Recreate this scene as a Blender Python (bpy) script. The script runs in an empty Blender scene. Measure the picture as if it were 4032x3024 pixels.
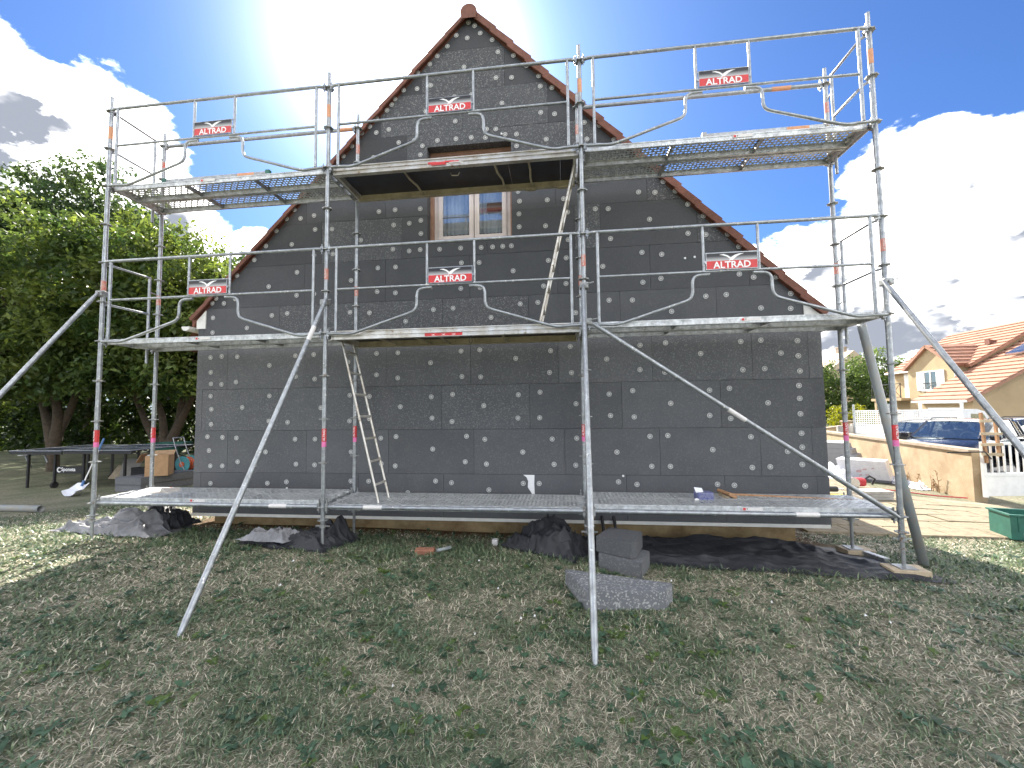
import bpy, bmesh, math, random
import numpy as np
from mathutils import Vector, Matrix, Euler

# ------------------------------------------------------------------ camera, sky, sun, exposure
SC = bpy.context.scene
COL = SC.collection
R = math.radians
random.seed(7)
rng = np.random.default_rng(7)

cam_d = bpy.data.cameras.new('camera')
cam = bpy.data.objects.new('camera', cam_d); COL.objects.link(cam)
cam.location = (5.7355, -4.58398, 1.08909)
cam.rotation_euler = (1.63063, 0.01172, 0.11834)
cam_d.sensor_width = 36.0
cam_d.lens = 1651.9 / 4032 * 36.0
cam_d.clip_start = 0.05
cam_d.clip_end = 3000
SC.camera = cam
SC.cycles.max_bounces = 4; SC.cycles.diffuse_bounces = 2; SC.cycles.glossy_bounces = 2; SC.cycles.transmission_bounces = 3; SC.cycles.transparent_max_bounces = 8

SUN_EL, SUN_AZ = R(40.0), R(-17.0)          # azimuth measured from +Y towards +X
sun_dir = Vector((math.sin(SUN_AZ)*math.cos(SUN_EL), math.cos(SUN_AZ)*math.cos(SUN_EL), math.sin(SUN_EL)))
sun_d = bpy.data.lights.new('sun', 'SUN')
sun_d.energy = 2.0; sun_d.angle = R(0.53); sun_d.color = (1.0, 0.93, 0.82)
sun = bpy.data.objects.new('sun', sun_d); COL.objects.link(sun)
sun.rotation_euler = sun_dir.to_track_quat('Z', 'Y').to_euler()
sun.location = (0, 20, 30)

SC.view_settings.view_transform = 'Standard'
SC.view_settings.look = 'None'
SC.view_settings.gamma = 1.0
SC.view_settings.use_curve_mapping = False
SC.view_settings.exposure = 3.0

world = bpy.data.worlds.new('World'); SC.world = world
world.use_nodes = True
WN = world.node_tree.nodes; WL = world.node_tree.links
WN.clear()

def build_world():
    N, L = WN, WL
    def new(t, **k):
        n = N.new(t)
        for a, b in k.items(): setattr(n, a, b)
        return n
    def math_(op, a, b=None, clamp=False):
        n = new('ShaderNodeMath', operation=op, use_clamp=clamp)
        for i, v in enumerate((a, b)):
            if v is None: continue
            if isinstance(v, (int, float)): n.inputs[i].default_value = v
            else: L.new(v, n.inputs[i])
        return n.outputs[0]
    sky = new('ShaderNodeTexSky', sky_type='NISHITA')
    sky.sun_disc = False
    sky.sun_elevation = SUN_EL
    sky.sun_rotation = SUN_AZ
    sky.altitude = 100; sky.air_density = 1.0; sky.dust_density = 1.0; sky.ozone_density = 4.0
    tc = new('ShaderNodeTexCoord'); d = tc.outputs['Generated']
    sep = new('ShaderNodeSeparateXYZ'); L.new(d, sep.inputs[0])
    z = sep.outputs[2]
    def noise(scale, detail, rough, loc=(0, 0, 0), stretch=1.7):
        mp = new('ShaderNodeMapping'); L.new(d, mp.inputs[0])
        mp.inputs['Scale'].default_value = (1, 1, stretch); mp.inputs['Location'].default_value = loc
        n = new('ShaderNodeTexNoise'); L.new(mp.outputs[0], n.inputs['Vector'])
        n.inputs['Scale'].default_value = scale; n.inputs['Detail'].default_value = detail; n.inputs['Roughness'].default_value = rough
        return n.outputs['Fac']
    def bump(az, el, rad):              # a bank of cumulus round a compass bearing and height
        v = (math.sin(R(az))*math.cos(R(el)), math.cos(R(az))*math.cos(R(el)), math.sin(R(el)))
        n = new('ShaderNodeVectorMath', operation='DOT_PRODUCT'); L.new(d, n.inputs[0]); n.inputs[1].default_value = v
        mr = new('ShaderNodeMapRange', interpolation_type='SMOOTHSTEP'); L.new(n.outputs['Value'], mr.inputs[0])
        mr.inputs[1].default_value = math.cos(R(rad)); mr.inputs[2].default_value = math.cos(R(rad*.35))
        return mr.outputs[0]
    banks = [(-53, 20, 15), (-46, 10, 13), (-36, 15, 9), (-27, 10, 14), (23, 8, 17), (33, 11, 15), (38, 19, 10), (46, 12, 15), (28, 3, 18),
             (75, 12, 24), (110, 20, 26), (140, 26, 28), (228, 22, 24), (250, 30, 24), (275, 16, 24), (-70, 24, 18), (190, 62, 22), (120, 45, 17), (165, 12, 14), (212, 12, 14)]  # banks behind the camera are added to lift the ambient light
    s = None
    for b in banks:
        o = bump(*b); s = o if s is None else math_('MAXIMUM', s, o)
    f1 = noise(4.3, 9, .60)
    f2 = noise(2.1, 3, .5, (3.1, 1.7, .4))
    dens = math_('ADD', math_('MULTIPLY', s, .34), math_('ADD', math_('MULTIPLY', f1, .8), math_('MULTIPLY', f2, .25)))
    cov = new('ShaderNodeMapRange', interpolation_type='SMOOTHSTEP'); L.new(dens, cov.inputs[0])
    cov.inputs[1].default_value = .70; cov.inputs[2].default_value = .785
    thick = new('ShaderNodeMapRange'); L.new(dens, thick.inputs[0])
    thick.inputs[1].default_value = .75; thick.inputs[2].default_value = .88
    g1 = noise(4.3, 5, .56, (0, 0, .10)); g2 = noise(2.1, 3, .5, (3.1, 1.7, .50))
    above = math_('ADD', math_('MULTIPLY', s, .34), math_('ADD', math_('MULTIPLY', g1, .8), math_('MULTIPLY', g2, .25)))
    under = new('ShaderNodeMapRange', interpolation_type='SMOOTHSTEP'); L.new(above, under.inputs[0])
    under.inputs[1].default_value = .70; under.inputs[2].default_value = .865
    grey = math_('MULTIPLY', thick.outputs[0], under.outputs[0], True)
    cc = new('ShaderNodeMix', data_type='RGBA'); L.new(grey, cc.inputs[0])
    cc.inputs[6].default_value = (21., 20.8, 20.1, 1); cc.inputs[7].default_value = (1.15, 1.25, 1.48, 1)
    tint = new('ShaderNodeMix', data_type='RGBA', blend_type='MULTIPLY'); tint.inputs[0].default_value = 1; L.new(sky.outputs[0], tint.inputs[6]); tint.inputs[7].default_value = (.205, .305, .455, 1)
    # thin haze towards the horizon
    hz = new('ShaderNodeMapRange', interpolation_type='SMOOTHSTEP'); L.new(z, hz.inputs[0])
    hz.inputs[1].default_value = .22; hz.inputs[2].default_value = -.02; hz.inputs[4].default_value = .35
    mh = new('ShaderNodeMix', data_type='RGBA'); L.new(hz.outputs[0], mh.inputs[0]); L.new(tint.outputs[2], mh.inputs[6]); mh.inputs[7].default_value = (2.7, 2.9, 3.2, 1)
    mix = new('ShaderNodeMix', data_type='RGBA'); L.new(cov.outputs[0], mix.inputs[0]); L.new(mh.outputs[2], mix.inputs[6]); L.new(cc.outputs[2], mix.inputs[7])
    # hazy aureole round the sun
    sd = new('ShaderNodeVectorMath', operation='DOT_PRODUCT'); L.new(d, sd.inputs[0]); sd.inputs[1].default_value = sun_dir
    va, ve = R(-25.), R(41.)              # thin bright veil of cloud beside the sun
    sv = new('ShaderNodeVectorMath', operation='DOT_PRODUCT'); L.new(d, sv.inputs[0]); sv.inputs[1].default_value = (math.sin(va)*math.cos(ve), math.cos(va)*math.cos(ve), math.sin(ve))
    au = math_('ADD', math_('MULTIPLY', math_('POWER', math_('MAXIMUM', sd.outputs['Value'], 0.), 170.), 9.), math_('MULTIPLY', math_('POWER', math_('MAXIMUM', sv.outputs['Value'], 0.), 80.), 4.6))
    ag = new('ShaderNodeCombineXYZ')
    for k in range(3): L.new(au, ag.inputs[k])
    ad = new('ShaderNodeVectorMath', operation='ADD'); L.new(mix.outputs[2], ad.inputs[0]); L.new(ag.outputs[0], ad.inputs[1])
    bg = new('ShaderNodeBackground'); L.new(ad.outputs[0], bg.inputs[0]); bg.inputs[1].default_value = .05
    out = new('ShaderNodeOutputWorld'); L.new(bg.outputs[0], out.inputs[0])
build_world()

# ------------------------------------------------------------------ helpers
def tag(o, label=None, cat=None, group=None, kind=None):
    if label: o['label'] = label
    if cat: o['category'] = cat
    if group: o['group'] = group
    if kind: o['kind'] = kind
    return o

WPOS = {}
def empty(name, loc, label=None, cat=None, group=None):
    o = bpy.data.objects.new(name, None); COL.objects.link(o)
    o.empty_display_size = .1
    o.location = loc; WPOS[o.name] = Vector(loc)
    return tag(o, label, cat, group)

def put(o, parent, wloc):
    """place o at a world position, under a parent that is never rotated or scaled"""
    wloc = Vector(wloc); WPOS[o.name] = wloc
    if parent:
        o.parent = parent; o.location = wloc - WPOS[parent.name]
    else: o.location = wloc

def inst(name, mesh, parent, loc, rot=(0, 0, 0), scale=(1, 1, 1)):
    o = bpy.data.objects.new(name, mesh); COL.objects.link(o)
    put(o, parent, loc); o.rotation_euler = rot; o.scale = scale
    return o

class MB:
    def __init__(s, T=None): s.v = []; s.f = []; s.m = []; s.sm = []; s.T = T
    def add(s, vs, fs, m=0, smooth=False):
        b = len(s.v)
        s.v += [tuple(v) for v in vs]
        for f in fs: s.f.append(tuple(b+i for i in f)); s.m.append(m); s.sm.append(smooth)
        return s
    def box(s, lo, hi, m=0, rot=None, piv=None):
        x0, y0, z0 = lo; x1, y1, z1 = hi
        vs = [Vector(p) for p in ((x0,y0,z0),(x1,y0,z0),(x1,y1,z0),(x0,y1,z0),(x0,y0,z1),(x1,y0,z1),(x1,y1,z1),(x0,y1,z1))]
        if rot is not None:
            c = Vector(piv) if piv else Vector(((x0+x1)/2, (y0+y1)/2, (z0+z1)/2))
            Q = Euler(rot).to_matrix(); vs = [c+Q@(p-c) for p in vs]
        return s.add(vs, [(0,3,2,1),(4,5,6,7),(0,1,5,4),(1,2,6,5),(2,3,7,6),(3,0,4,7)], m)
    def bevbox(s, lo, hi, b, m=0, rot=None, piv=None):
        bm = bmesh.new(); bmesh.ops.create_cube(bm, size=1)
        lo = Vector(lo); hi = Vector(hi); c = (lo+hi)/2; d = hi-lo
        for v in bm.verts: v.co = Vector((v.co.x*d.x, v.co.y*d.y, v.co.z*d.z))
        bmesh.ops.bevel(bm, geom=bm.edges[:], offset=b, segments=2, affect='EDGES', profile=.5)
        return s.bm(bm, c, rot, piv, m)
    def bm(s, bm, c=(0,0,0), rot=None, piv=None, m=0, smooth=False):
        c = Vector(c); bm.verts.ensure_lookup_table(); bm.verts.index_update()
        vs = [v.co+c for v in bm.verts]
        if rot is not None:
            p = Vector(piv) if piv else c; Q = Euler(rot).to_matrix(); vs = [p+Q@(v-p) for v in vs]
        fs = [[v.index for v in f.verts] for f in bm.faces]; bm.free()
        return s.add(vs, fs, m, smooth)
    def tube(s, pts, r, n=10, m=0, cap=True, r2=None):
        pts = [Vector(p) for p in pts]; k = len(pts)
        rs = r if isinstance(r, (list, tuple)) else [r if r2 is None else r+(r2-r)*i/(k-1) for i in range(k)]
        vs = []; fs = []; prev = None
        for i, p in enumerate(pts):
            d = (pts[min(i+1,k-1)]-pts[max(i-1,0)]).normalized()
            if prev is None:
                a = d.orthogonal().normalized()
            else:
                a = (prev-d*prev.dot(d)); a = a.normalized() if a.length > 1e-6 else d.orthogonal().normalized()
            prev = a; b = d.cross(a)
            for j in range(n):
                t = 2*math.pi*j/n; vs.append(p+rs[i]*(math.cos(t)*a+math.sin(t)*b))
        for i in range(k-1):
            for j in range(n):
                j2 = (j+1) % n; fs.append((i*n+j, i*n+j2, (i+1)*n+j2, (i+1)*n+j))
        s.add(vs, fs, m, True)
        if cap: s.add(vs[:n], [tuple(reversed(range(n)))], m); s.add(vs[-n:], [tuple(range(n))], m)
        return s
    def pipe(s, p, q, ro, ri, n=14, m=0):        # open ended pipe
        p = Vector(p); q = Vector(q); d = (q-p).normalized(); a = d.orthogonal().normalized(); b = d.cross(a)
        vs = []
        for P, r in ((p, ro), (q, ro), (q, ri), (p, ri)):
            for j in range(n):
                t = 2*math.pi*j/n; vs.append(P+r*(math.cos(t)*a+math.sin(t)*b))
        fs = [(i*n+j, i*n+(j+1) % n, ((i+1) % 4)*n+(j+1) % n, ((i+1) % 4)*n+j) for i in range(4) for j in range(n)]
        return s.add(vs, fs, m, True)
    def prism(s, poly, y0, y1, m=0, axis='y'):   # polygon in x,z pushed along y (or x,y along z; y,z along x)
        n = len(poly)
        mk = {'y': lambda a, b, t: (a, t, b), 'z': lambda a, b, t: (a, b, t), 'x': lambda a, b, t: (t, a, b)}[axis]
        vs = [mk(a, b, y0) for a, b in poly]+[mk(a, b, y1) for a, b in poly]
        fs = [tuple(range(n)), tuple(reversed(range(n, 2*n)))]+[(i, i+n, (i+1) % n+n, (i+1) % n) for i in range(n)]
        return s.add(vs, fs, m)
    def disc(s, c, r, h, n=12, m=0, ax=(0,0,1), r2=None):
        c = Vector(c); ax = Vector(ax).normalized()
        return s.tube([c, c+ax*h], r, n, m, True, r2)
    def mesh(s, name, mats, org=None):
        vs = [Vector(v) for v in s.v]
        if s.T is not None: vs = [s.T@v for v in vs]
        if org is None:
            xs = [v.x for v in vs]; ys = [v.y for v in vs]; zs = [v.z for v in vs]
            org = Vector(((min(xs)+max(xs))/2, (min(ys)+max(ys))/2, min(zs)))
        me = bpy.data.meshes.new(name)
        me.from_pydata([v-Vector(org) for v in vs], [], s.f)
        for m in (mats if isinstance(mats, (list, tuple)) else [mats]): me.materials.append(m)
        me.polygons.foreach_set('material_index', s.m)
        me.polygons.foreach_set('use_smooth', s.sm)
        bm = bmesh.new(); bm.from_mesh(me); bmesh.ops.recalc_face_normals(bm, faces=bm.faces[:]); bm.to_mesh(me); bm.free()
        return me, Vector(org)
    def build(s, name, mats, parent=None, label=None, cat=None, group=None, kind=None):
        me, org = s.mesh(name, mats)
        o = bpy.data.objects.new(name, me); COL.objects.link(o); put(o, parent, org)
        return tag(o, label, cat, group, kind)

def clip(poly, a, b, c):
    """keep the part of a convex polygon where a*x+b*z <= c"""
    out = []
    for i in range(len(poly)):
        p, q = poly[i], poly[(i+1) % len(poly)]
        dp, dq = a*p[0]+b*p[1]-c, a*q[0]+b*q[1]-c
        if dp <= 0: out.append(p)
        if (dp < 0) != (dq < 0) and abs(dp-dq) > 1e-12:
            t = dp/(dp-dq); out.append((p[0]+t*(q[0]-p[0]), p[1]+t*(q[1]-p[1])))
    res = []
    for p in out:
        if not res or abs(p[0]-res[-1][0])+abs(p[1]-res[-1][1]) > 1e-6: res.append(p)
    return res
def area(poly): return abs(sum(poly[i][0]*poly[(i+1) % len(poly)][1]-poly[(i+1) % len(poly)][0]*poly[i][1] for i in range(len(poly))))/2 if len(poly) > 2 else 0

def text_into(mb, txt, width, T, m=0, bold=.0, extrude=.0):
    """flat lettering, scaled to a width, laid by matrix T (x right, y up) into a mesh builder"""
    cu = bpy.data.curves.new('lettering', 'FONT'); cu.body = txt; cu.size = 1; cu.offset = bold; cu.resolution_u = 3; cu.fill_mode = 'FRONT'
    o = bpy.data.objects.new('lettering', cu); COL.objects.link(o)
    dg = bpy.context.evaluated_depsgraph_get(); dg.update()
    me = o.evaluated_get(dg).to_mesh()
    xs = [v.co.x for v in me.vertices]; ys = [v.co.y for v in me.vertices]
    k = width/(max(xs)-min(xs)); cx = (max(xs)+min(xs))/2; cy = (max(ys)+min(ys))/2
    vs = [T@Vector(((v.co.x-cx)*k, (v.co.y-cy)*k, 0)) for v in me.vertices]
    mb.add(vs, [tuple(p.vertices) for p in me.polygons], m)
    o.evaluated_get(dg).to_mesh_clear(); bpy.data.objects.remove(o); bpy.data.curves.remove(cu)

# value noise shared by the ground and what grows on it
_grid = rng.random((64, 64))
def vnoise(x, y):
    xi = np.floor(x).astype(int); yi = np.floor(y).astype(int); fx = x-xi; fy = y-yi
    fx = fx*fx*(3-2*fx); fy = fy*fy*(3-2*fy)
    g = lambda a, b: _grid[a % 64, b % 64]
    return (g(xi,yi)*(1-fx)+g(xi+1,yi)*fx)*(1-fy)+(g(xi,yi+1)*(1-fx)+g(xi+1,yi+1)*fx)*fy
def fbm(x, y, o=4):
    s = 0; a = .5
    for i in range(o): s = s+a*vnoise(x*2**i+17.3*i, y*2**i+5.1*i); a *= .5
    return s/(1-.5**o)
def sstep(a, b, x): t = np.clip((x-a)/(b-a), 0, 1); return t*t*(3-2*t)
def gz(x, y):
    x = np.asarray(x, float); y = np.asarray(y, float)
    z = -.43-.013*np.clip(x, 0, 12)-.11*sstep(-.2, 1.6, y)
    z = z-.05*np.clip(x-11.8, 0, 16)*sstep(10.5, 13, x)
    near = sstep(30, 12, np.hypot(x-5, y))
    return z+near*.03*(fbm(x*.9+40, y*.9+40, 3)-.5)
def g0(x, y): return float(gz(x, y))
def green_amount(x, y):
    a = fbm(x*.8+3, y*1.0+9, 3); b = fbm(x*3.2+31, y*3.2+11, 3)
    return .22+.50*sstep(.38, .70, .32*a+.68*b+.02)

# ------------------------------------------------------------------ materials
def mat(name, col, rough=.6, metal=0., var=.15, scale=8., bump=0., bscale=None, spec=.5, dirt=None, obj=True):
    """principled surface with uneven colour, roughness and fine relief"""
    m = bpy.data.materials.new(name); m.use_nodes = True
    n = m.node_tree.nodes; l = m.node_tree.links; b = n['Principled BSDF']
    b.inputs['Roughness'].default_value = rough; b.inputs['Metallic'].default_value = metal
    b.inputs['Specular IOR Level'].default_value = spec
    tc = n.new('ShaderNodeNewGeometry')
    t = n.new('ShaderNodeTexNoise'); t.inputs['Scale'].default_value = scale; t.inputs['Detail'].default_value = 6; t.inputs['Roughness'].default_value = .65
    l.new(tc.outputs['Position'], t.inputs['Vector'])
    c = n.new('ShaderNodeMix'); c.data_type = 'RGBA'
    d = dirt or tuple(x*(1-2.2*var) for x in col)
    c.inputs[6].default_value = (*[min(1, x*(1+var)) for x in col], 1); c.inputs[7].default_value = (*[max(0, x) for x in d], 1)
    r = n.new('ShaderNodeMapRange'); r.inputs[1].default_value = .35; r.inputs[2].default_value = .72
    l.new(t.outputs['Fac'], r.inputs[0]); l.new(r.outputs[0], c.inputs[0]); l.new(c.outputs[2], b.inputs['Base Color'])
    rr = n.new('ShaderNodeMapRange'); rr.inputs[3].default_value = max(0, rough-.12); rr.inputs[4].default_value = min(1, rough+.12)
    l.new(t.outputs['Fac'], rr.inputs[0]); l.new(rr.outputs[0], b.inputs['Roughness'])
    if bump:
        t2 = n.new('ShaderNodeTexNoise'); t2.inputs['Scale'].default_value = bscale or scale*6; t2.inputs['Detail'].default_value = 4
        l.new(tc.outputs['Position'], t2.inputs['Vector'])
        bp = n.new('ShaderNodeBump'); bp.inputs['Strength'].default_value = bump; bp.inputs['Distance'].default_value = .02
        l.new(t2.outputs['Fac'], bp.inputs['Height']); l.new(bp.outputs[0], b.inputs['Normal'])
    return m

def leaf_mat(name, trans=.5):
    m = bpy.data.materials.new(name); m.use_nodes = True
    n = m.node_tree.nodes; l = m.node_tree.links; b = n['Principled BSDF']
    at = n.new('ShaderNodeAttribute'); at.attribute_name = 'Col'
    l.new(at.outputs['Color'], b.inputs['Base Color']); b.inputs['Roughness'].default_value = .45; b.inputs['Specular IOR Level'].default_value = .35
    tr = n.new('ShaderNodeBsdfTranslucent')
    hs = n.new('ShaderNodeHueSaturation'); hs.inputs['Hue'].default_value = .485; hs.inputs['Saturation'].default_value = 1.15; hs.inputs['Value'].default_value = 1.5
    l.new(at.outputs['Color'], hs.inputs['Color']); l.new(hs.outputs[0], tr.inputs['Color'])
    mx = n.new('ShaderNodeMixShader'); mx.inputs[0].default_value = trans
    l.new(b.outputs[0], mx.inputs[1]); l.new(tr.outputs[0], mx.inputs[2]); l.new(mx.outputs[0], n['Material Output'].inputs[0])
    return m

def eps_mat(name, f=.22):
    """graphite polystyrene: grey beads with pale flecks; each board's own shade and fleck amount come from its object colour"""
    m = bpy.data.materials.new(name); m.use_nodes = True
    n = m.node_tree.nodes; l = m.node_tree.links; b = n['Principled BSDF']
    g = n.new('ShaderNodeNewGeometry'); oi = n.new('ShaderNodeObjectInfo'); sp = n.new('ShaderNodeSeparateColor'); l.new(oi.outputs['Color'], sp.inputs[0])
    v = n.new('ShaderNodeTexVoronoi'); v.inputs['Scale'].default_value = 88; l.new(g.outputs['Position'], v.inputs['Vector'])
    sc = n.new('ShaderNodeSeparateColor'); l.new(v.outputs['Color'], sc.inputs[0])
    ns = n.new('ShaderNodeTexNoise'); ns.inputs['Scale'].default_value = 3.5; ns.inputs['Detail'].default_value = 5; l.new(g.outputs['Position'], ns.inputs['Vector'])
    fl = n.new('ShaderNodeMapRange'); fl.inputs[1].default_value = .72; fl.inputs[2].default_value = 1.0; l.new(sc.outputs[0], fl.inputs[0])
    fm = n.new('ShaderNodeMath'); fm.operation = 'MULTIPLY'; l.new(fl.outputs[0], fm.inputs[0]); l.new(sp.outputs[1], fm.inputs[1])
    base = n.new('ShaderNodeMix'); base.data_type = 'RGBA'; base.inputs[6].default_value = (.062, .065, .071, 1); base.inputs[7].default_value = (.092, .094, .098, 1); l.new(ns.outputs['Fac'], base.inputs[0])
    sh = n.new('ShaderNodeMix'); sh.data_type = 'RGBA'; sh.blend_type = 'MULTIPLY'; sh.inputs[0].default_value = 1
    l.new(base.outputs[2], sh.inputs[6])
    cr = n.new('ShaderNodeCombineColor')
    for i in range(3): l.new(sp.outputs[0], cr.inputs[i])
    l.new(cr.outputs[0], sh.inputs[7])
    mx = n.new('ShaderNodeMix'); mx.data_type = 'RGBA'; l.new(fm.outputs[0], mx.inputs[0]); l.new(sh.outputs[2], mx.inputs[6]); mx.inputs[7].default_value = (f, f, f*.97, 1)
    l.new(mx.outputs[2], b.inputs['Base Color']); b.inputs['Roughness'].default_value = .62; b.inputs['Specular IOR Level'].default_value = .4
    bp = n.new('ShaderNodeBump'); bp.inputs['Strength'].default_value = .35; bp.inputs['Distance'].default_value = .004
    l.new(v.outputs['Distance'], bp.inputs['Height']); l.new(bp.outputs[0], b.inputs['Normal'])
    return m

def glass_mat(name, tint=(.8, .88, .9), alpha=.75, ior=1.9):
    m = bpy.data.materials.new(name); m.use_nodes = True
    n = m.node_tree.nodes; l = m.node_tree.links
    gl = n.new('ShaderNodeBsdfGlossy'); gl.inputs['Roughness'].default_value = .02; gl.inputs['Color'].default_value = (1, .97, .90, 1)
    tr = n.new('ShaderNodeBsdfTransparent'); tr.inputs['Color'].default_value = (*tint, 1)
    fr = n.new('ShaderNodeLayerWeight'); fr.inputs['Blend'].default_value = .5
    pw = n.new('ShaderNodeMath'); pw.operation = 'POWER'; l.new(fr.outputs['Facing'], pw.inputs[0]); pw.inputs[1].default_value = 3.5
    ad = n.new('ShaderNodeMath'); ad.operation = 'MULTIPLY_ADD'; ad.use_clamp = True; l.new(pw.outputs[0], ad.inputs[0]); ad.inputs[1].default_value = .6; ad.inputs[2].default_value = 1-alpha
    mx = n.new('ShaderNodeMixShader'); l.new(ad.outputs[0], mx.inputs[0]); l.new(tr.outputs[0], mx.inputs[1]); l.new(gl.outputs[0], mx.inputs[2])
    l.new(mx.outputs[0], n['Material Output'].inputs[0])
    return m

def splashed(m, col=(.62, .61, .58), scale=38, lo=.66):
    """dried mortar and zinc bloom on a metal"""
    n = m.node_tree.nodes; l = m.node_tree.links; b = n['Principled BSDF']; src = b.inputs['Base Color'].links[0].from_socket
    g = n.new('ShaderNodeNewGeometry'); t = n.new('ShaderNodeTexNoise'); t.inputs['Scale'].default_value = scale; t.inputs['Detail'].default_value = 3; l.new(g.outputs['Position'], t.inputs['Vector'])
    t2 = n.new('ShaderNodeTexNoise'); t2.inputs['Scale'].default_value = 2.2; l.new(g.outputs['Position'], t2.inputs['Vector'])
    a = n.new('ShaderNodeMath'); a.operation = 'ADD'; l.new(t.outputs['Fac'], a.inputs[0]); q = n.new('ShaderNodeMath'); q.operation = 'MULTIPLY'; l.new(t2.outputs['Fac'], q.inputs[0]); q.inputs[1].default_value = .35; l.new(q.outputs[0], a.inputs[1])
    r = n.new('ShaderNodeMapRange'); r.inputs[1].default_value = lo+.17; r.inputs[2].default_value = lo+.22; l.new(a.outputs[0], r.inputs[0])
    c = n.new('ShaderNodeMix'); c.data_type = 'RGBA'; l.new(r.outputs[0], c.inputs[0]); l.new(src, c.inputs[6]); c.inputs[7].default_value = (*col, 1); l.new(c.outputs[2], b.inputs['Base Color'])
    k = n.new('ShaderNodeMath'); k.operation = 'MULTIPLY_ADD'; l.new(r.outputs[0], k.inputs[0]); k.inputs[1].default_value = -.6*b.inputs['Metallic'].default_value; k.inputs[2].default_value = b.inputs['Metallic'].default_value; l.new(k.outputs[0], b.inputs['Metallic'])
    return m
M = {}
M['galv'] = mat('galvanised_steel', (.32, .34, .36), .42, .7, .18, 14, .12, 60, dirt=(.22, .23, .235))
M['galv_old'] = mat('weathered_galvanised_steel', (.30, .315, .32), .5, .6, .2, 9, .15, 50, dirt=(.22, .22, .21))
M['alu'] = mat('aluminium', (.62, .61, .58), .4, .55, .1, 6, .05, 40, dirt=(.38, .33, .26))
M['alu_dirty'] = mat('dirty_aluminium', (.44, .39, .28), .6, .3, .15, 7, .1, 50)
M['plank'] = mat('galvanised_plank', (.58, .60, .61), .5, .6, .18, 18, .2, 90, dirt=(.30, .31, .32))
M['ply'] = mat('dark_plywood', (.026, .030, .046), .5, 0, .2, 5, .1, 60, dirt=(.035, .026, .026))
M['red'] = mat('red_print', (.60, .030, .035), .5, 0, .08, 28, dirt=(.42, .05, .05))
M['red_faded'] = mat('faded_red_sticker', (.50, .13, .10), .6, 0, .1, 30, dirt=(.48, .34, .28))
M['pink'] = mat('pink_band', (.70, .16, .38), .5, 0, .05, 20)
M['white'] = mat('white_print', (.80, .80, .80), .5, 0, .03, 20)
M['orange_faded'] = mat('faded_orange_sticker', (.62, .30, .16), .6, 0, .1, 30)
M['sticker'] = mat('pale_sticker', (.66, .64, .62), .5, 0, .06, 60)
M['black'] = mat('black_print', (.02, .02, .022), .5, 0, .05, 20)
splashed(M['galv']); splashed(M['plank'], scale=55, lo=.62); splashed(M['galv_old'], (.20, .12, .07), 30, .64); splashed(M['alu'], (.30, .22, .14), 24, .66)
M['eps'] = eps_mat('graphite_polystyrene'); M['eps_cut'] = eps_mat('cut_graphite_polystyrene', .36)
M['disc'] = mat('grey_plastic_disc', (.60, .60, .58), .6, 0, .08, 40)
M['white_pvc'] = mat('white_pvc', (.74, .73, .68), .4, 0, .05, 10)
M['render'] = mat('old_ochre_render', (.36, .27, .14), .9, 0, .15, 5, .3, 60, dirt=(.20, .13, .06))
M['tile'] = mat('terracotta_verge_tile', (.155, .060, .040), .75, 0, .22, 9, .2, 50, dirt=(.12, .05, .03))
M['reveal'] = mat('brown_reveal_board', (.34, .19, .125), .7, 0, .12, 12, .1, 40)
M['frame'] = mat('pale_window_frame', (.66, .58, .54), .45, 0, .05, 10)
M['pane_line'] = mat('dark_pane_reflection', (.12, .12, .12), .6)
M['curtain'] = mat('net_curtain', (.80, .82, .86), .9, 0, .12, 3)
M['room'] = mat('dim_room', (.20, .19, .18), .9, 0, .1, 3)
M['glass'] = glass_mat('window_glass', (.92, .95, .97), .74)
M['wood'] = mat('pale_timber', (.46, .37, .25), .75, 0, .15, 10, .2, 80)
M['handle'] = mat('broom_wood', (.36, .20, .10), .7, 0, .15, 10, .1, 60)
M['tarp'] = mat('black_membrane', (.009, .010, .014), .55, 0, .3, 7, .4, 130, dirt=(.030, .030, .034))
M['tarp_grey'] = mat('grey_sheet', (.20, .20, .21), .6, 0, .2, 6, .3, 90)
M['pvc_grey'] = mat('grey_pvc', (.22, .25, .26), .45, 0, .12, 7, .05, 50, dirt=(.30, .27, .22))
M['soil_wall'] = mat('beige_garden_render', (.38, .30, .195), .9, 0, .1, 2.5, .3, 50, dirt=(.29, .20, .115))
M['coping'] = mat('stone_coping', (.34, .27, .20), .9, 0, .15, 6, .3, 50)
M['brick'] = mat('red_brick', (.30, .13, .08), .9, 0, .2, 20, .4, 90)
M['cardboard'] = mat('cardboard', (.42, .26, .14), .85, 0, .08, 12, .1, 60)
M['card_in'] = mat('cardboard_inside', (.34, .22, .12), .9, 0, .1, 12)
M['table_top'] = mat('dark_blue_table_top', (.030, .045, .075), .28, 0, .1, 5)
M['black_metal'] = mat('black_painted_steel', (.018, .018, .02), .45, .1, .1, 10)
M['green_plastic'] = mat('green_plastic', (.02, .115, .085), .5, 0, .1, 9, .05, 40)
M['blue_plastic'] = mat('blue_plastic', (.05, .14, .32), .45, 0, .08, 9)
M['blue_box'] = mat('dark_blue_packet', (.04, .055, .19), .45, 0, .15, 30, dirt=(.25, .25, .30))
M['teal'] = mat('turquoise_plastic', (.06, .27, .30), .45, 0, .08, 9)
M['orange'] = mat('orange_plastic', (.65, .12, .04), .45, 0, .08, 9)
M['film'] = mat('white_plastic_film', (.74, .75, .78), .35, 0, .06, 9, .5, 25)
M['rag'] = mat('pale_cloth', (.45, .42, .38), .9, 0, .15, 20, .3, 80)
M['paint_white'] = mat('white_paint', (.76, .76, .74), .45, 0, .05, 8)
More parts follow.
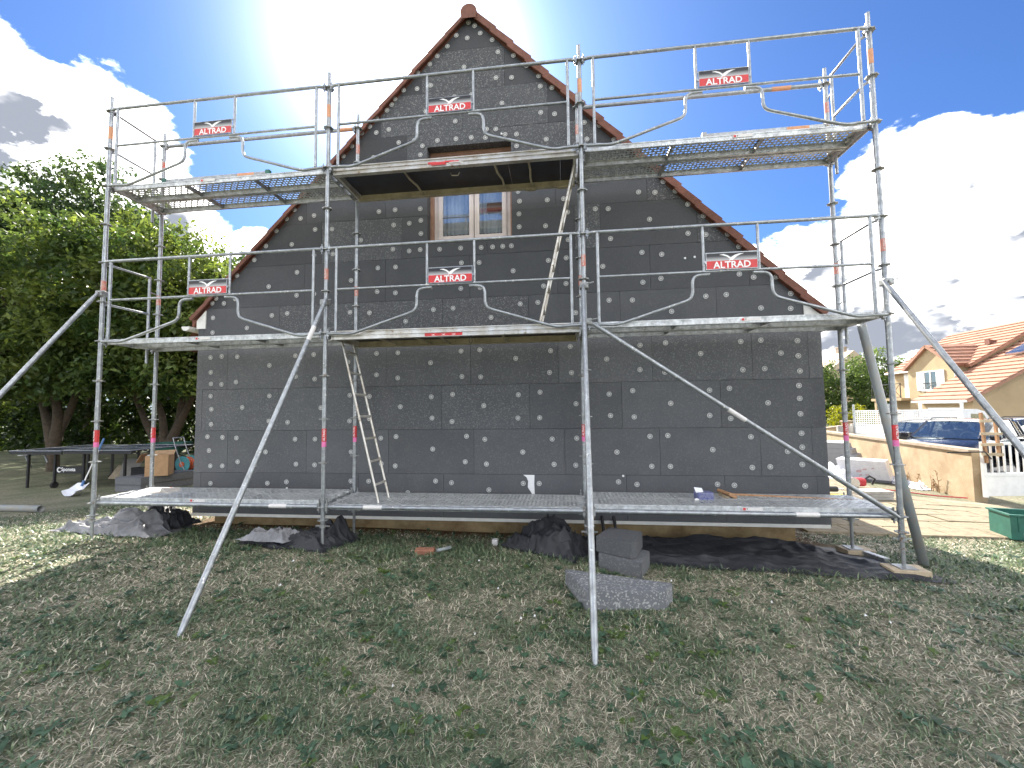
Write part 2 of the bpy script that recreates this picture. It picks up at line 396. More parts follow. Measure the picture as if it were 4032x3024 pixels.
M['concrete'] = mat('concrete', (.38, .36, .33), .9, 0, .12, 6, .3, 50)
M['paver'] = mat('beige_paver', (.245, .205, .135), .9, 0, .16, 9, .3, 70)
M['yellow'] = mat('yellow_paint', (.65, .50, .04), .4, 0, .08, 12)
M['bark'] = mat('bark', (.085, .062, .042), .9, 0, .25, 12, .6, 40, dirt=(.05, .04, .028))
M['leaf'] = leaf_mat('leaf')
M['grass'] = leaf_mat('grass_blade', .25)
M['wall_tan'] = mat('cream_house_render', (.40, .30, .175), .9, 0, .06, 1.2, .2, 30)
M['roof_orange'] = mat('orange_roof_tile', (.33, .175, .115), .8, 0, .15, 3, .2, 20, dirt=(.25, .13, .09))
M['rubber'] = mat('tyre_rubber', (.02, .02, .02), .8)
M['car_glass'] = glass_mat('car_glass', (.55, .60, .60), .70, 1.45)
M['seat'] = mat('grey_interior', (.26, .26, .25), .8)
M['chrome'] = mat('bright_metal', (.6, .6, .62), .25, .9, .05, 10)
M['lamp'] = mat('lamp_lens', (.7, .72, .75), .15, .2, .05, 10)
M['rust_weed'] = mat('dry_stem', (.30, .17, .08), .9)

# ------------------------------------------------------------------ ground
def lin(c): return c
def make_ground():
    def axis(c, lo, hi, step, far):
        a = list(np.arange(lo, hi+1e-6, step)); s = step; x = hi
        while x < far: s *= 1.35; x += s; a.append(x)
        s = step; x = lo
        while x > -far: s *= 1.35; x -= s; a.insert(0, x)
        return np.array(a)
    X = axis(0, -9, 15, .14, 900); Y = axis(0, -6, 9, .14, 1200)
    xx, yy = np.meshgrid(X, Y); zz = gz(xx, yy)
    ny, nx = xx.shape
    v = np.stack([xx, yy, zz], -1).reshape(-1, 3)
    i = np.arange((ny-1)*(nx-1)); r, c = i//(nx-1), i % (nx-1); a = r*nx+c
    f = np.stack([a, a+1, a+nx+1, a+nx], 1)
    me = bpy.data.meshes.new('lawn'); me.from_pydata(v.tolist(), [], f.tolist())
    g = green_amount(v[:, 0], v[:, 1])
    # bare earth drip strip at the foot of the gable, garden turf mixed darker under the trees to paint in their shade
    soil = sstep(.62, .95, v[:, 1])*sstep(2.6, 1.6, v[:, 1])*sstep(-.2, .5, v[:, 0])*sstep(9.6, 8.6, v[:, 0])
    dry = np.array([.31, .28, .205]); gr = np.array([.12, .15, .085]); so = np.array([.15, .098, .055])
    g2 = np.clip(g+.30*sstep(2, 7, v[:, 1])*sstep(0, -4, v[:, 0]), 0, 1)
    col = dry*(1-g2[:, None])+gr*g2[:, None]; col = col*(1-soil[:, None])+so*soil[:, None]
    at = me.color_attributes.new('Col', 'FLOAT_COLOR', 'POINT')
    at.data.foreach_set('color', np.concatenate([col, np.ones((len(col), 1))], 1).astype(np.float32).ravel())
    me.polygons.foreach_set('use_smooth', [True]*len(me.polygons))
    m = bpy.data.materials.new('dry_lawn'); m.use_nodes = True
    n = m.node_tree.nodes; l = m.node_tree.links; b = n['Principled BSDF']; b.inputs['Roughness'].default_value = .95; b.inputs['Specular IOR Level'].default_value = .15
    A = n.new('ShaderNodeAttribute'); A.attribute_name = 'Col'; P = n.new('ShaderNodeNewGeometry')
    t = n.new('ShaderNodeTexNoise'); t.inputs['Scale'].default_value = 26; t.inputs['Detail'].default_value = 8; t.inputs['Roughness'].default_value = .7; l.new(P.outputs['Position'], t.inputs['Vector'])
    mr = n.new('ShaderNodeMapRange'); mr.inputs[1].default_value = .3; mr.inputs[2].default_value = .7; mr.inputs[3].default_value = .35; mr.inputs[4].default_value = 1.25; l.new(t.outputs['Fac'], mr.inputs[0])
    cc = n.new('ShaderNodeCombineColor')
    for k in range(3): l.new(mr.outputs[0], cc.inputs[k])
    mx = n.new('ShaderNodeMix'); mx.data_type = 'RGBA'; mx.blend_type = 'MULTIPLY'; mx.inputs[0].default_value = 1; l.new(A.outputs['Color'], mx.inputs[6]); l.new(cc.outputs[0], mx.inputs[7])
    l.new(mx.outputs[2], b.inputs['Base Color'])
    bp = n.new('ShaderNodeBump'); bp.inputs['Strength'].default_value = .8; bp.inputs['Distance'].default_value = .03; l.new(t.outputs['Fac'], bp.inputs['Height']); l.new(bp.outputs[0], b.inputs['Normal'])
    me.materials.append(m)
    o = bpy.data.objects.new('lawn', me); COL.objects.link(o); tag(o, kind='structure')
make_ground()

def street_and_path():
    # paved path round the corner of the house: every slab its own piece
    base = MB()
    poly = [(9.05, 1.72), (11.6, 1.72), (13.4, 2.2), (13.75, 4.2), (12.5, 4.75), (12.2, 9.6), (9.05, 9.6)]
    def inside(x, y):
        c = False
        for i in range(len(poly)):
            (x0, y0), (x1, y1) = poly[i], poly[i-1]
            if (y0 > y) != (y1 > y) and x < (x1-x0)*(y-y0)/(y1-y0)+x0: c = not c
        return c
    n = len(poly)
    base.add([(x, y, g0(x, y)+.006) for x, y in poly]+[(x, y, g0(x, y)-.12) for x, y in poly], [tuple(range(n))]+[(i, (i+1) % n, (i+1) % n+n, i+n) for i in range(n)])
    p = base.build('path', M['coping'], kind='structure')
    W, D = .60, .40
    me, _ = MB().bevbox((-W/2+.009, -D/2+.009, -.03), (W/2-.009, D/2-.009, .03), .008).mesh('paving_slab', M['paver'], (0, 0, 0))
    row = 0; y = 1.72+D/2
    while y < 9.6:
        x = 9.05+W/2+(W/2 if row % 2 else 0)
        while x < 13.8:
            if inside(x, y) and inside(x-.28, y-.15) and inside(x+.28, y+.15) :
                z = g0(x, y)
                sx = (g0(x+.3, y)-g0(x-.3, y))/.6
                inst('paving_slab', me, p, (x, y, z+.004+random.uniform(-.003, .003)), (random.uniform(-.006, .006), -sx+random.uniform(-.006, .006), random.uniform(-.008, .008)))
            x += W
        y += D; row += 1
street_and_path()

# ------------------------------------------------------------------ the insulated house
WX0, WX1, APX, APZ, SL = .39, 8.95, 4.53, 6.70, 1.02
WZ0 = -.374
def rake_clip(poly, off=0.):
    poly = clip(poly, SL, 1, APZ+SL*APX-off)       # right slope:  z <= APZ-SL*(x-APX)
    return clip(poly, -SL, 1, APZ-SL*APX-off) if len(poly) > 2 else poly
WIN = (3.90, 5.10, 3.43, 4.82)
def minus_window(poly):
    x0, x1, z0, z1 = WIN
    xs = [p[0] for p in poly]; zs = [p[1] for p in poly]
    if max(xs) <= x0 or min(xs) >= x1 or max(zs) <= z0 or min(zs) >= z1: return [poly]
    out = [clip(poly, 1, 0, x0), clip(poly, -1, 0, -x1)]
    mid = clip(clip(poly, -1, 0, -x0), 1, 0, x1)
    out += [clip(mid, 0, 1, z0), clip(mid, 0, -1, -z1)]
    return [p for p in out if area(p) > .002]

ROWS = {0: [.51, 1.75, 2.92, 4.13, 5.33, 6.54, 7.74, 8.81], 1: [.92, 2.14, 3.35, 4.55, 5.76, 6.97, 8.18, 8.78], 2: [.49, 1.70, 2.90, 4.10, 5.31, 6.51, 7.73],
        3: [.88, 2.08, 3.31, 4.51, 5.70, 6.91, 8.13, 8.79], 4: [.49, 1.69, 2.88, 4.12, 5.31, 6.52, 7.73], 5: [.85, 2.07, 3.29, 4.50, 5.71, 6.92, 8.14],
        6: [2.32, 3.53, 4.75, 5.95, 6.29, 7.53], 7: [2.08, 3.29, 5.70, 6.91], 8: [2.40, 3.60, 4.80, 6.25], 9: [3.21, 4.41, 5.62], 10: [3.82, 5.02], 11: [5.02]}
def fleck(n, x):
    if n == 2: return .62 if x < 5.3 else .28
    if n == 4: return .75 if 1.69 < x < 5.31 else .15
    if n == 6: return .75 if 2.32 < x < 3.53 or 5.95 < x < 6.29 or x > 7.53 else .1
    if n == 7: return .7 if x > 6.9 else .1
    return {0: .16, 1: .25, 3: .62, 5: .12, 8: .7, 9: .75, 10: .75, 11: .75}[n]

DISCS=[(4.51,6.62),(4.60,6.56),(4.33,6.45),(4.68,6.44),(4.49,6.39),(4.85,6.32),(4.20,6.30),(4.93,6.13),(4.05,6.17),(5.15,6.05),(3.94,6.06),(4.44,5.96),(3.76,5.95),(4.90,5.75),(5.12,5.73),(5.50,5.71),(5.33,5.88),(3.95,5.74),(3.75,5.71),(3.55,5.71),(5.52,5.56),(5.68,5.52),(3.42,5.59),(4.30,5.53),(4.55,5.54),(4.98,5.37),(3.37,5.51),(3.30,5.43),(5.71,5.14),(5.52,5.18),(3.14,5.33),(3.04,5.21),(2.92,5.12),(3.14,5.11),(3.33,5.14),(4.31,5.17),(6.11,4.98),(6.31,4.92),(4.89,5.00),(5.02,4.91),(5.18,4.90),(4.76,5.01),(4.05,4.91),(4.32,4.91),(4.54,4.91),(4.74,4.89),(3.71,4.94),(3.48,4.93),(3.83,4.85),(2.77,4.94),(5.59,4.79),(6.14,4.74),(2.64,4.80),(3.80,4.72),(5.18,4.73),(3.10,4.74),(3.88,5.36),(5.19,4.08),(5.21,3.94),(5.59,3.93),(5.81,3.93),(5.20,3.76),(5.86,3.74),(5.20,3.58),(5.56,3.57),(6.23,3.76),(6.40,3.75),(5.86,3.36),(3.43,3.94),(3.19,3.93),(3.80,3.93),(3.81,3.76),(3.64,3.73),(3.41,3.72),(3.81,3.57),(3.40,3.37),(3.64,3.33),(3.80,3.34),(4.08,3.33),(4.38,3.33),(4.67,3.32),(4.83,3.32),(4.97,3.32),(5.09,3.32),(1.89,4.05),(1.77,3.92),(1.99,3.91),(2.20,3.94),(2.22,3.73),(2.48,3.72),(1.86,3.53),(2.92,3.53),(1.61,3.75),(1.45,3.53),(1.27,3.33),(1.09,3.26),(2.21,3.35),(1.00,3.11),(1.95,3.11),(2.50,3.35),(2.78,2.95),(1.51,2.92),(1.95,2.77),(2.22,2.78),(0.67,2.78),(0.61,2.71),(0.80,2.70),(0.98,2.76),(3.18,3.11),(3.17,2.77),(1.81,2.51),(1.57,2.49),(0.63,2.49),(2.77,2.49),(3.06,2.47),(1.18,2.32),(0.63,2.27),(0.61,1.90),(0.79,1.91),(1.04,1.90),(0.62,1.68),(1.55,1.76),(1.95,1.89),(2.23,1.90),(3.17,1.89),(3.48,1.89),(4.38,1.89),(4.64,1.90),(5.13,1.77),(3.95,1.74),(0.63,1.51),(0.80,1.50),(1.03,1.53),(2.25,1.55),(3.17,1.59),(3.48,1.54),(4.39,1.54),(4.65,1.53),(2.75,1.78),(0.63,1.33),(1.56,1.32),(1.14,1.16),(0.65,1.14),(0.65,0.92),(1.56,0.96),(1.85,0.94),(2.78,1.31),(2.35,1.14),(2.78,0.95),(3.07,1.29),(3.96,1.27),(3.52,1.14),(3.97,0.98),(4.26,1.30),(4.69,1.14),(4.25,0.93),(5.16,1.28),(5.15,0.97),(3.07,0.98),(1.96,1.59),(0.60,0.74),(0.84,0.73),(1.06,0.72),(0.63,0.54),(0.66,0.32),(0.85,0.32),(1.09,0.38),(1.52,0.52),(1.97,0.70),(1.99,0.35),(2.27,0.70),(2.27,0.34),(2.81,0.52),(3.24,0.71),(3.25,0.36),(3.46,0.73),(3.98,0.56),(3.45,0.33),(4.45,0.73),(4.70,0.69),(4.43,0.39),(4.72,0.36),(5.21,0.52),(0.67,0.07),(1.56,0.08),(1.85,0.10),(2.81,0.12),(3.07,0.12),(4.02,0.13),(4.24,0.11),(4.75,0.02),(5.21,0.11),(3.63,-0.03),(3.44,3.11),(4.39,3.12),(4.64,3.11),(5.11,2.97),(5.59,3.09),(5.83,3.11),(6.42,3.34),(6.31,2.97),(3.44,2.74),(4.38,2.76),(4.65,2.76),(5.52,2.74),(5.82,2.76),(5.20,2.51),(5.44,2.52),(3.99,2.48),(4.27,2.49),(3.59,2.33),(4.80,2.34),(5.94,2.36),(6.38,2.51),(6.68,2.50),(5.60,1.86),(5.86,1.91),(6.33,1.73),(5.58,1.57),(5.87,1.56),(6.93,3.57),(7.42,3.74),(7.61,3.57),(7.41,3.35),(7.63,3.32),(7.90,3.31),(8.03,3.14),(6.82,3.13),(7.07,3.09),(7.05,2.77),(6.82,2.73),(8.02,2.78),(8.19,2.73),(8.46,2.72),(8.30,2.87),(7.60,2.51),(7.85,2.52),(8.62,2.50),(8.26,2.33),(8.61,2.31),(7.17,2.33),(6.76,1.90),(7.08,1.92),(8.00,1.91),(8.24,1.92),(8.67,1.90),(7.51,1.77),(8.47,1.75),(8.67,1.71),(6.75,1.58),(7.06,1.54),(8.01,1.55),(8.27,1.56),(8.68,1.52),(6.65,1.31),(6.35,1.27),(7.60,1.30),(7.84,1.32),(8.66,1.34),(8.66,1.18),(5.92,1.15),(7.12,1.14),(8.29,1.13),(6.36,0.99),(6.66,0.97),(7.59,0.98),(7.84,0.94),(8.66,0.99),(6.85,0.72),(7.07,0.73),(8.07,0.71),(8.66,0.75),(5.92,0.70),(6.43,0.52),(7.61,0.55),(8.66,0.58),(8.49,0.53),(5.90,0.35),(6.86,0.34),(7.09,0.34),(8.07,0.33),(8.28,0.34),(8.65,0.37),(5.42,0.11),(6.44,0.14),(6.67,0.11),(7.65,0.12),(7.85,0.11),(8.67,0.11),(8.30,-0.03),(6.50,4.70),(7.12,4.07),(6.80,3.95),(7.01,3.93),(7.27,3.93),(5.45,1.31),(5.44,0.97),(5.60,0.69),(5.62,0.36)]

house = empty('house', (4.67, 1.14, -.55), 'gabled house clad in dark grey insulation boards, scaffold in front', 'house')
def make_house():
    T = .14; rr = random.Random(3)
    # masonry core behind the boards, with the window opening left out
    core = MB()
    body = rake_clip([(WX0+.02, -.36), (WX1-.02, -.36), (WX1-.02, 7.5), (WX0+.02, 7.5)], .03)
    for p in minus_window(body): core.prism(p, 1.145, 1.40)
    core.box((WX0+.05, 1.40, -.36), (WX0+.25, 10, 2.3)); core.box((WX1-.25, 1.40, -.36), (WX1-.05, 10, 2.1)); 
    core.prism(rake_clip([(WX0+.05, -.36), (WX1-.05, -.36), (WX1-.05, 7.5), (WX0+.05, 7.5)], .03), 9.8, 10)
    core.build('masonry_wall', M['render'], house)
    pl = MB(); pl.box((.60, 1.17, -.80), (8.62, 1.40, -.362)); pl.box((.60, 1.40, -.8), (.8, 10, -.362)); pl.box((8.42, 1.40, -.8), (8.62, 10, -.362))
    pl.build('plinth', M['render'], house)
    sr = MB(); sr.box((WX0-.01, .985, -.392), (WX1-.02, 1.16, -.376)); sr.box((WX0-.01, .985, -.376), (WX1-.02, .993, -.352)); sr.build('starter_rail', M['white_pvc'], house)
    boards = []
    for n, js in ROWS.items():
        z0 = WZ0+.6*n; xs = [WX0]+js+[WX1]
        for a, b in zip(xs[:-1], xs[1:]):
            g = .0017
            poly = rake_clip([(a+g, z0+g), (b-g, z0+g), (b-g, z0+.6-g), (a+g, z0+.6-g)], .0)
            if area(poly) < .004: continue
            for q in minus_window(poly):
                if area(q) < .004: continue
                cx = sum(p[0] for p in q)/len(q)
                y = 1.0+rr.uniform(-.0018, .0022)
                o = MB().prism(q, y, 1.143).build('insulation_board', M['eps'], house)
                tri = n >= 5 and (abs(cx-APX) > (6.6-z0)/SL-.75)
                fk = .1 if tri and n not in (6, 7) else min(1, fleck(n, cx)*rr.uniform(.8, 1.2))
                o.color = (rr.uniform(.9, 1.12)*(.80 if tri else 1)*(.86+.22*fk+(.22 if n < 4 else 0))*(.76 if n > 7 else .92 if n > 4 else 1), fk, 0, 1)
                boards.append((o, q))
    # plate anchors: rim, hub and eight spokes
    d = MB(); k = 16
    ring = lambda r, y: [(r*math.cos(2*math.pi*i/k), y, r*math.sin(2*math.pi*i/k)) for i in range(k)]
    d.add(ring(.032, -.003)+ring(.0262, -.003)+ring(.032, .001), [(i, (i+1) % k, (i+1) % k+k, i+k) for i in range(k)]+[(i, i+2*k, (i+1) % k+2*k, (i+1) % k) for i in range(k)])
    d.add([(.011*math.cos(2*math.pi*i/8), -.004, .011*math.sin(2*math.pi*i/8)) for i in range(8)], [tuple(range(8))])
    for i in range(8):
        t = 2*math.pi*i/8; c, s = math.cos(t), math.sin(t); w = .0028
        d.add([(.009*c-w*s, -.0025, .009*s+w*c), (.009*c+w*s, -.0025, .009*s-w*c), (.028*c+w*s, -.0025, .028*s-w*c), (.028*c-w*s, -.0025, .028*s+w*c)], [(0, 1, 2, 3)])
    dm, _ = d.mesh('anchor_disc', M['disc'], (0, 0, 0))
    cnt = 0
    for x, z in DISCS:
        best = None
        for o, q in boards:
            if min(p[0] for p in q) <= x <= max(p[0] for p in q) and min(p[1] for p in q) <= z <= max(p[1] for p in q): best = o; break
        if best is None or cnt >= 300: continue
        cnt += 1
        inst('anchor_disc', dm, best, (x, .9965, z), (0, rr.uniform(0, 1), 0))
    # spilt adhesive and foam in a few joints
    sm = MB(); sm.prism([(5.21, .222), (5.36, .22), (5.355, .10), (5.36, -.03), (5.34, -.07), (5.315, -.01), (5.27, .06), (5.275, .14), (5.255, .19)], .9935, 1.004); sm.build('adhesive_smear', M['white'], house)
    for x, z in ((6.50, .215), (1.86, .01), (6.94, 2.33), (7.36, 3.02), (7.48, 3.03), (4.97, 4.92)):
        MB().bevbox((x-.012, .985, z-.012), (x+.012, 1.004, z+.014), .004).build('foam_blob', M['white'], house)
    # eaves boxes, gutters
    b = MB(); b.prism([(.375, 2.33), (.52, 2.33), (.52, 2.60), (.375, 2.45)], .985, 1.35); b.build('eaves_box', M['white_pvc'], house)
    b = MB(); b.prism([(8.76, 2.14), (8.99, 2.14), (8.99, 2.18), (8.76, 2.38)], .985, 1.35); b.build('eaves_box', M['white_pvc'], house)
    for cx, cz in ((.25, 2.36), (9.07, 2.13)):
        gt = MB(); n = 9
        prof = [(cx+.065*math.cos(math.pi+math.pi*i/(n-1)), cz+.065*math.sin(math.pi+math.pi*i/(n-1))) for i in range(n)]
        prof2 = [(cx+.058*math.cos(math.pi+math.pi*i/(n-1)), cz+.058*math.sin(math.pi+math.pi*i/(n-1))) for i in range(n)]
        for i in range(n-1): gt.prism([prof[i], prof[i+1], prof2[i+1], prof2[i]], .93, 10)
        gt.prism(prof, .925, .93); gt.build('gutter', M['white_pvc'], house)
    # roof: two slopes carrying a verge of single tiles, half-round ridge
    th = math.atan(SL); L = 6.35
    for s in (1, -1):
        r = MB()
        e = (9.04 if s > 0 else .27); 
        r.prism([(APX, APZ+.02), (e, APZ+.02-SL*abs(e-APX)), (e, APZ+.14-SL*abs(e-APX)), (APX, APZ+.14)], 1.02, 10.2); ro = r.build('roof', M['tile'], house)
        # courses of tiles up the slope
        cm = MB()
        for i in range(19):
            a, bq = .345*i, .345*i+.37
            cm.add([(a, 0, .095), (bq, 0, .125), (bq, 8.9, .125), (a, 8.9, .095), (bq, 0, .10), (bq, 8.9, .10)], [(0, 1, 2, 3), (1, 4, 5, 2)])
        me, _ = cm.mesh('tile_courses', M['tile'], (0, 0, 0))
        inst('tile_courses', me, ro, (APX, 1.2, APZ), (0, s*th, 0), (s, 1, 1))
    tm = MB()
    tm.prism([(0, -.025), (.372, -.002), (.375, .105), (.0, .080)], -.075, -.05)
    tm.prism([(0, .060), (.375, .085), (.375, .105), (0, .080)], -.05, .20)
    tme, _ = tm.mesh('roof_tile', M['tile'], (0, 0, 0))
    cs, sn = math.cos(th), math.sin(th)
    for s in (1, -1):
        for i in range(18 if s > 0 else 17):
            lf = .82 if s > 0 else .48
            u = .07+.346*i
            inst('roof_tile', tme, house, (APX+s*(u*cs+.02*sn), 1.005+rr.uniform(-.004, .004), APZ-u*sn+.02*cs), (rr.uniform(-.01, .01), s*(th+rr.uniform(-.012, .012)), 0), (s, 1, lf))
    rc = MB(); n = 12
    for k in range(24):
        y0 = .90+k*.38; r0, r1 = .118, .130
        vs = []
        for y, r in ((y0, r0), (y0+.40, r1)):
            for i in range(n+1):
                t = math.pi*(-.12+1.24*i/n); vs.append((APX+r*math.cos(t), y, APZ-.005+r*math.sin(t)))
        rc.add(vs, [(i, i+1, i+n+2, i+n+1) for i in range(n)], 0, True)
        if k == 0: rc.add(vs[:n+1]+[(APX+.10, y0, APZ-.09), (APX-.10, y0, APZ-.09)], [tuple(range(n+1))]); rc.add([vs[0], vs[n], (APX-.11, y0, APZ-.10), (APX+.11, y0, APZ-.10)], [(0, 1, 2, 3)])
    rc.build('ridge_cap', M['tile'], house)
    # window
    x0, x1, z0, z1 = WIN
    rv = MB(); rv.box((x0-.02, 1.145, z0), (x0+.045, 1.34, z1)); rv.box((x1-.035, 1.145, z0), (x1+.02, 1.34, z1)); rv.box((x0+.045, 1.147, z1-.05), (x1-.035, 1.34, z1+.02)); rv.box((x0+.045, 1.147, z0-.02), (x1-.035, 1.36, z0+.03))
    rv.build('window_reveal', M['reveal'], house)
    rb = MB(); rb.box((x0+.045, 1.155, 4.55), (x1-.035, 1.165, 4.77)); rb.build('lintel_board', M['reveal'], house)
    w = MB(); X0, X1, Z0, Z1 = x0+.047, x1-.037, z0+.032, 4.55; y0, y1 = 1.20, 1.27; mid = 4.535
    w.box((X0, y0, Z0), (X0+.055, y1, Z1)); w.box((X1-.055, y0, Z0), (X1, y1, Z1)); w.box((X0+.055, y0+.002, Z1-.055), (X1-.055, y1-.002, Z1)); w.box((X0+.055, y0+.002, Z0), (X1-.055, y1-.002, Z0+.06))
    wf = w.build('window', M['frame'], house)
    for a, b2 in ((X0+.057, mid-.006), (mid+.006, X1-.057)):
        s = MB(); q0, q1 = Z0+.062, Z1-.057; f = .066; ya, yb = y0-.018, y1-.03
        s.box((a, ya, q0), (a+f, yb, q1)); s.box((b2-f, ya, q0), (b2, yb, q1)); s.box((a+f, ya+.002, q1-f), (b2-f, yb-.002, q1)); s.box((a+f, ya+.002, q0), (b2-f, yb-.002, q0+f))
        s.box((a+.012, ya-.006, q0+.012), (a+.024, ya+.001, q1-.012)); s.box((b2-.024, ya-.006, q0+.012), (b2-.012, ya+.001, q1-.012))
        s.build('sash', M['frame'], wf)
        g = MB(); g.box((a+f, ya+.02, q0+f), (b2-f, ya+.026, q1-f)); g.build('pane', M['glass'], wf)
        if a < mid-.1: MB().box((a+f, ya+.012, 3.86), (b2-f, ya+.018, 3.872)).build('pane_reflection_line', M['pane_line'], wf)  # thin dark strip standing in for a reflection across the left pane
    c = MB(); n = 60
    for k, (ca, cb) in enumerate(((X0+.06, mid-.02), (mid+.02, X1-.06))):
        vs = []
        for i in range(n+1):
            x = ca+(cb-ca)*i/n; y = 1.33+.012*math.sin(i*.9)+.006*math.sin(i*2.3); vs += [(x, y, Z0+.20), (x, y, Z1)]
        c.add(vs, [(2*i, 2*i+2, 2*i+3, 2*i+1) for i in range(n)], 0, True)
    c.build('curtain', M['curtain'], wf)
    rm = MB(); rm.box((x0-.6, 3.2, z0-.8), (x1+.6, 3.25, z1+.2)); rm.box((x0-.6, 1.41, z0-.85), (x1+.6, 3.2, z0-.8)); rm.box((x0-.65, 1.41, z0-.8), (x0-.6, 3.25, z1+.2)); rm.box((x1+.6, 1.41, z0-.8), (x1+.65, 3.25, z1+.2)); rm.box((x0-.6, 1.41, z1+.2), (x1+.6, 3.25, z1+.25))
    rm.build('room_lining', M['room'], house)
    rh = MB(); rh.bevbox((4.70, 1.29, 3.98), (5.0, 1.30, 4.10), .004); rh.build('pane_reflection_band', M['reveal'], house)  # brown strip standing in for the dark reflected band in the right pane
make_house()

# black service ducts that leave the wall under the boards
for i, x in enumerate((6.22, 6.37)):
    t = MB(); t.tube([(x, 1.02, -.30), (x, .93, -.36), (x+.01, .90, -.46), (x+.015, .89, -.62)], .021, 10)
    t.build('service_duct', M['black_metal'], None, ('left' if i == 0 else 'right')+' one of two black ducts rising from the ground sheet to the wall', 'duct', 'black ducts at the foot of the wall')

# ------------------------------------------------------------------ scaffold
scaf = empty('scaffold', (4.5, .365, -.5), 'galvanised three-bay scaffold with two guarded lifts standing before the gable', 'scaffold')
PX = (0., 3., 6., 9.); YB = .73; LV = (0., 2., 4.)
def catmull(pts, k=6):
    P = [Vector(p) for p in pts]; P = [2*P[0]-P[1]]+P+[2*P[-1]-P[-2]]; out = []
    for i in range(1, len(P)-2):
        for j in range(k):
            t = j/k; a, b, c, d = P[i-1:i+3]
            out.append(.5*((2*b)+(c-a)*t+(2*a-5*b+4*c-d)*t*t+(3*b-a-3*c+d)*t**3))
    return out+[P[-2]]
BLOCK = {(9., 0.): .075, (9., YB): .07}
def make_scaffold():
    ro = MB()
    lob = []
    for i in range(16):
        t = 2*math.pi*i/16; r = .060 if i % 2 == 0 else .050; lob.append((r*math.cos(t), r*math.sin(t)))
    ro.prism(lob, -.005, .005, axis='z'); ro.disc((0, 0, -.018), .028, .036, 10)
    rome, _ = ro.mesh('rosette', M['galv_old'], (0, 0, 0))
    wd = MB(); wd.box((-.014, -.030, -.045), (.014, .012, .04)); wd.box((-.004, -.02, -.07), (.004, -.004, .085))      # ledger head with its wedge, pointing +x
    whm, _ = wd.mesh('wedge_head', M['galv_old'], (0, 0, 0))
    # sticker bands with lettering
    def band(mats, h, txt):
        b = MB(); b.tube([(0, 0, 0), (0, 0, h)], .0252, 14, 0, False)
        if txt:
            T = Matrix.Translation((0, -.0262, h/2)) @ Matrix.Rotation(R(90), 4, 'X') @ Matrix.Rotation(R(90), 4, 'Z')
            text_into(b, txt, h*.86, T, 1, .01)
        return b.mesh('sticker', mats, (0, 0, 0))[0]
    red = band([M['red'], M['white']], .15, 'ALTRAD'); pink = band([M['pink']], .06, None); faded = band([M['red_faded'], M['sticker']], .13, 'ALTRAD'); orange = band([M['orange_faded']], .16, None)
    for x in PX:
        for y in (0., YB):
            gb = g0(x, y)+BLOCK.get((x, y), 0)
            s = MB(); s.tube([(x, y, -.19), (x, y, 4.98)], .0242, 14); s.tube([(x, y, 4.98), (x, y, 5.20)], .0185, 12)
            for zc in (.97, 2.97): s.tube([(x, y, zc), (x, y, zc+.20)], .0262, 14)
            st = s.build('standard', M['galv'], scaf)
            for k in range(-1, 11):
                z = .5*k if k >= 0 else -.15
                inst('rosette', rome, st, (x, y, z), (0, 0, .2*k))
            inst('sticker', red, st, (x, y, .74), (0, 0, random.uniform(-.3, .5))); inst('sticker', pink, st, (x, y, .68))
            inst('sticker', faded, st, (x, y, 2.64), (0, 0, random.uniform(-.6, .4))); inst('sticker', orange if y == 0 else faded, st, (x, y, 4.63))
            j = MB(); j.tube([(x, y, gb+.008), (x, y, -.17)], .0175, 12); j.bevbox((x-.075, y-.075, gb), (x+.075, y+.075, gb+.008), .002); j.tube([(x, y, -.235), (x, y, -.195)], .034, 8)
            j.box((x-.085, y-.006, -.222), (x+.085, y+.006, -.208)); j.build('base_jack', M['galv_old'], scaf)
    def ledger(p, q, name='ledger', r=.0242, heads=True, m='galv'):
        p = Vector(p); q = Vector(q); d = (q-p).normalized()
        b = MB(); b.tube([p+d*.065, q-d*.065], r, 12); o = b.build(name, M[m], scaf)
        if heads:
            a = math.atan2(d.y, d.x)
            inst('wedge_head', whm, o, p+d*.052, (0, 0, a)); inst('wedge_head', whm, o, q-d*.052, (0, 0, a+math.pi))
        return o
    lab = MB(); lab.tube([(-.11, 0, 0), (.11, 0, 0)], .0248, 14, 0, False); labm, _ = lab.mesh('sticker', M['sticker'], (0, 0, 0))
    for i in range(3):
        a, b = PX[i], PX[i+1]
        o = ledger((a, 0, 0), (b, 0, 0)); inst('sticker', labm, o, ((2.45, 0, 0), (3.6, 0, 0), (8.15, 0, 0))[i])
        ledger((a, YB, 0), (b, YB, 0))
        if i != 1: o = ledger((a, YB, 5), (b, YB, 5)); inst('sticker', band([M['orange_faded']], .22, None), o, (b-.62 if i else b-.3, YB, 5), (0, R(90), 0))
    for x in PX:
        for z in LV:
            t = ledger((x, 0, z), (x, YB, z), 'transom', .022)
    # guard rail frames
    def sign(cx, z0):
        s = MB(); w, h = .50, .165; y = -.066
        s.box((cx-w/2, y, z0), (cx+w/2, y+.006, z0+h*.52), 0); s.box((cx-w/2, y, z0+h*.52), (cx+w/2, y+.006, z0+h), 1)
        e = .006
        s.box((cx-w/2-e, y-.003, z0-e), (cx-w/2, y+.009, z0+h+e), 2); s.box((cx+w/2, y-.003, z0-e), (cx+w/2+e, y+.009, z0+h+e), 2); s.box((cx-w/2, y-.003, z0-e), (cx+w/2, y+.009, z0), 2); s.box((cx-w/2, y-.003, z0+h), (cx+w/2, y+.009, z0+h+e), 2)
        for sx in (-1, 1): s.disc((cx+sx*(w/2+.012), y-.004, z0+h*.45), .014, .014, 8, 2, (0, 1, 0))
        T = Matrix.Translation((cx, y-.0015, z0+h*.255)) @ Matrix.Rotation(R(90), 4, 'X')
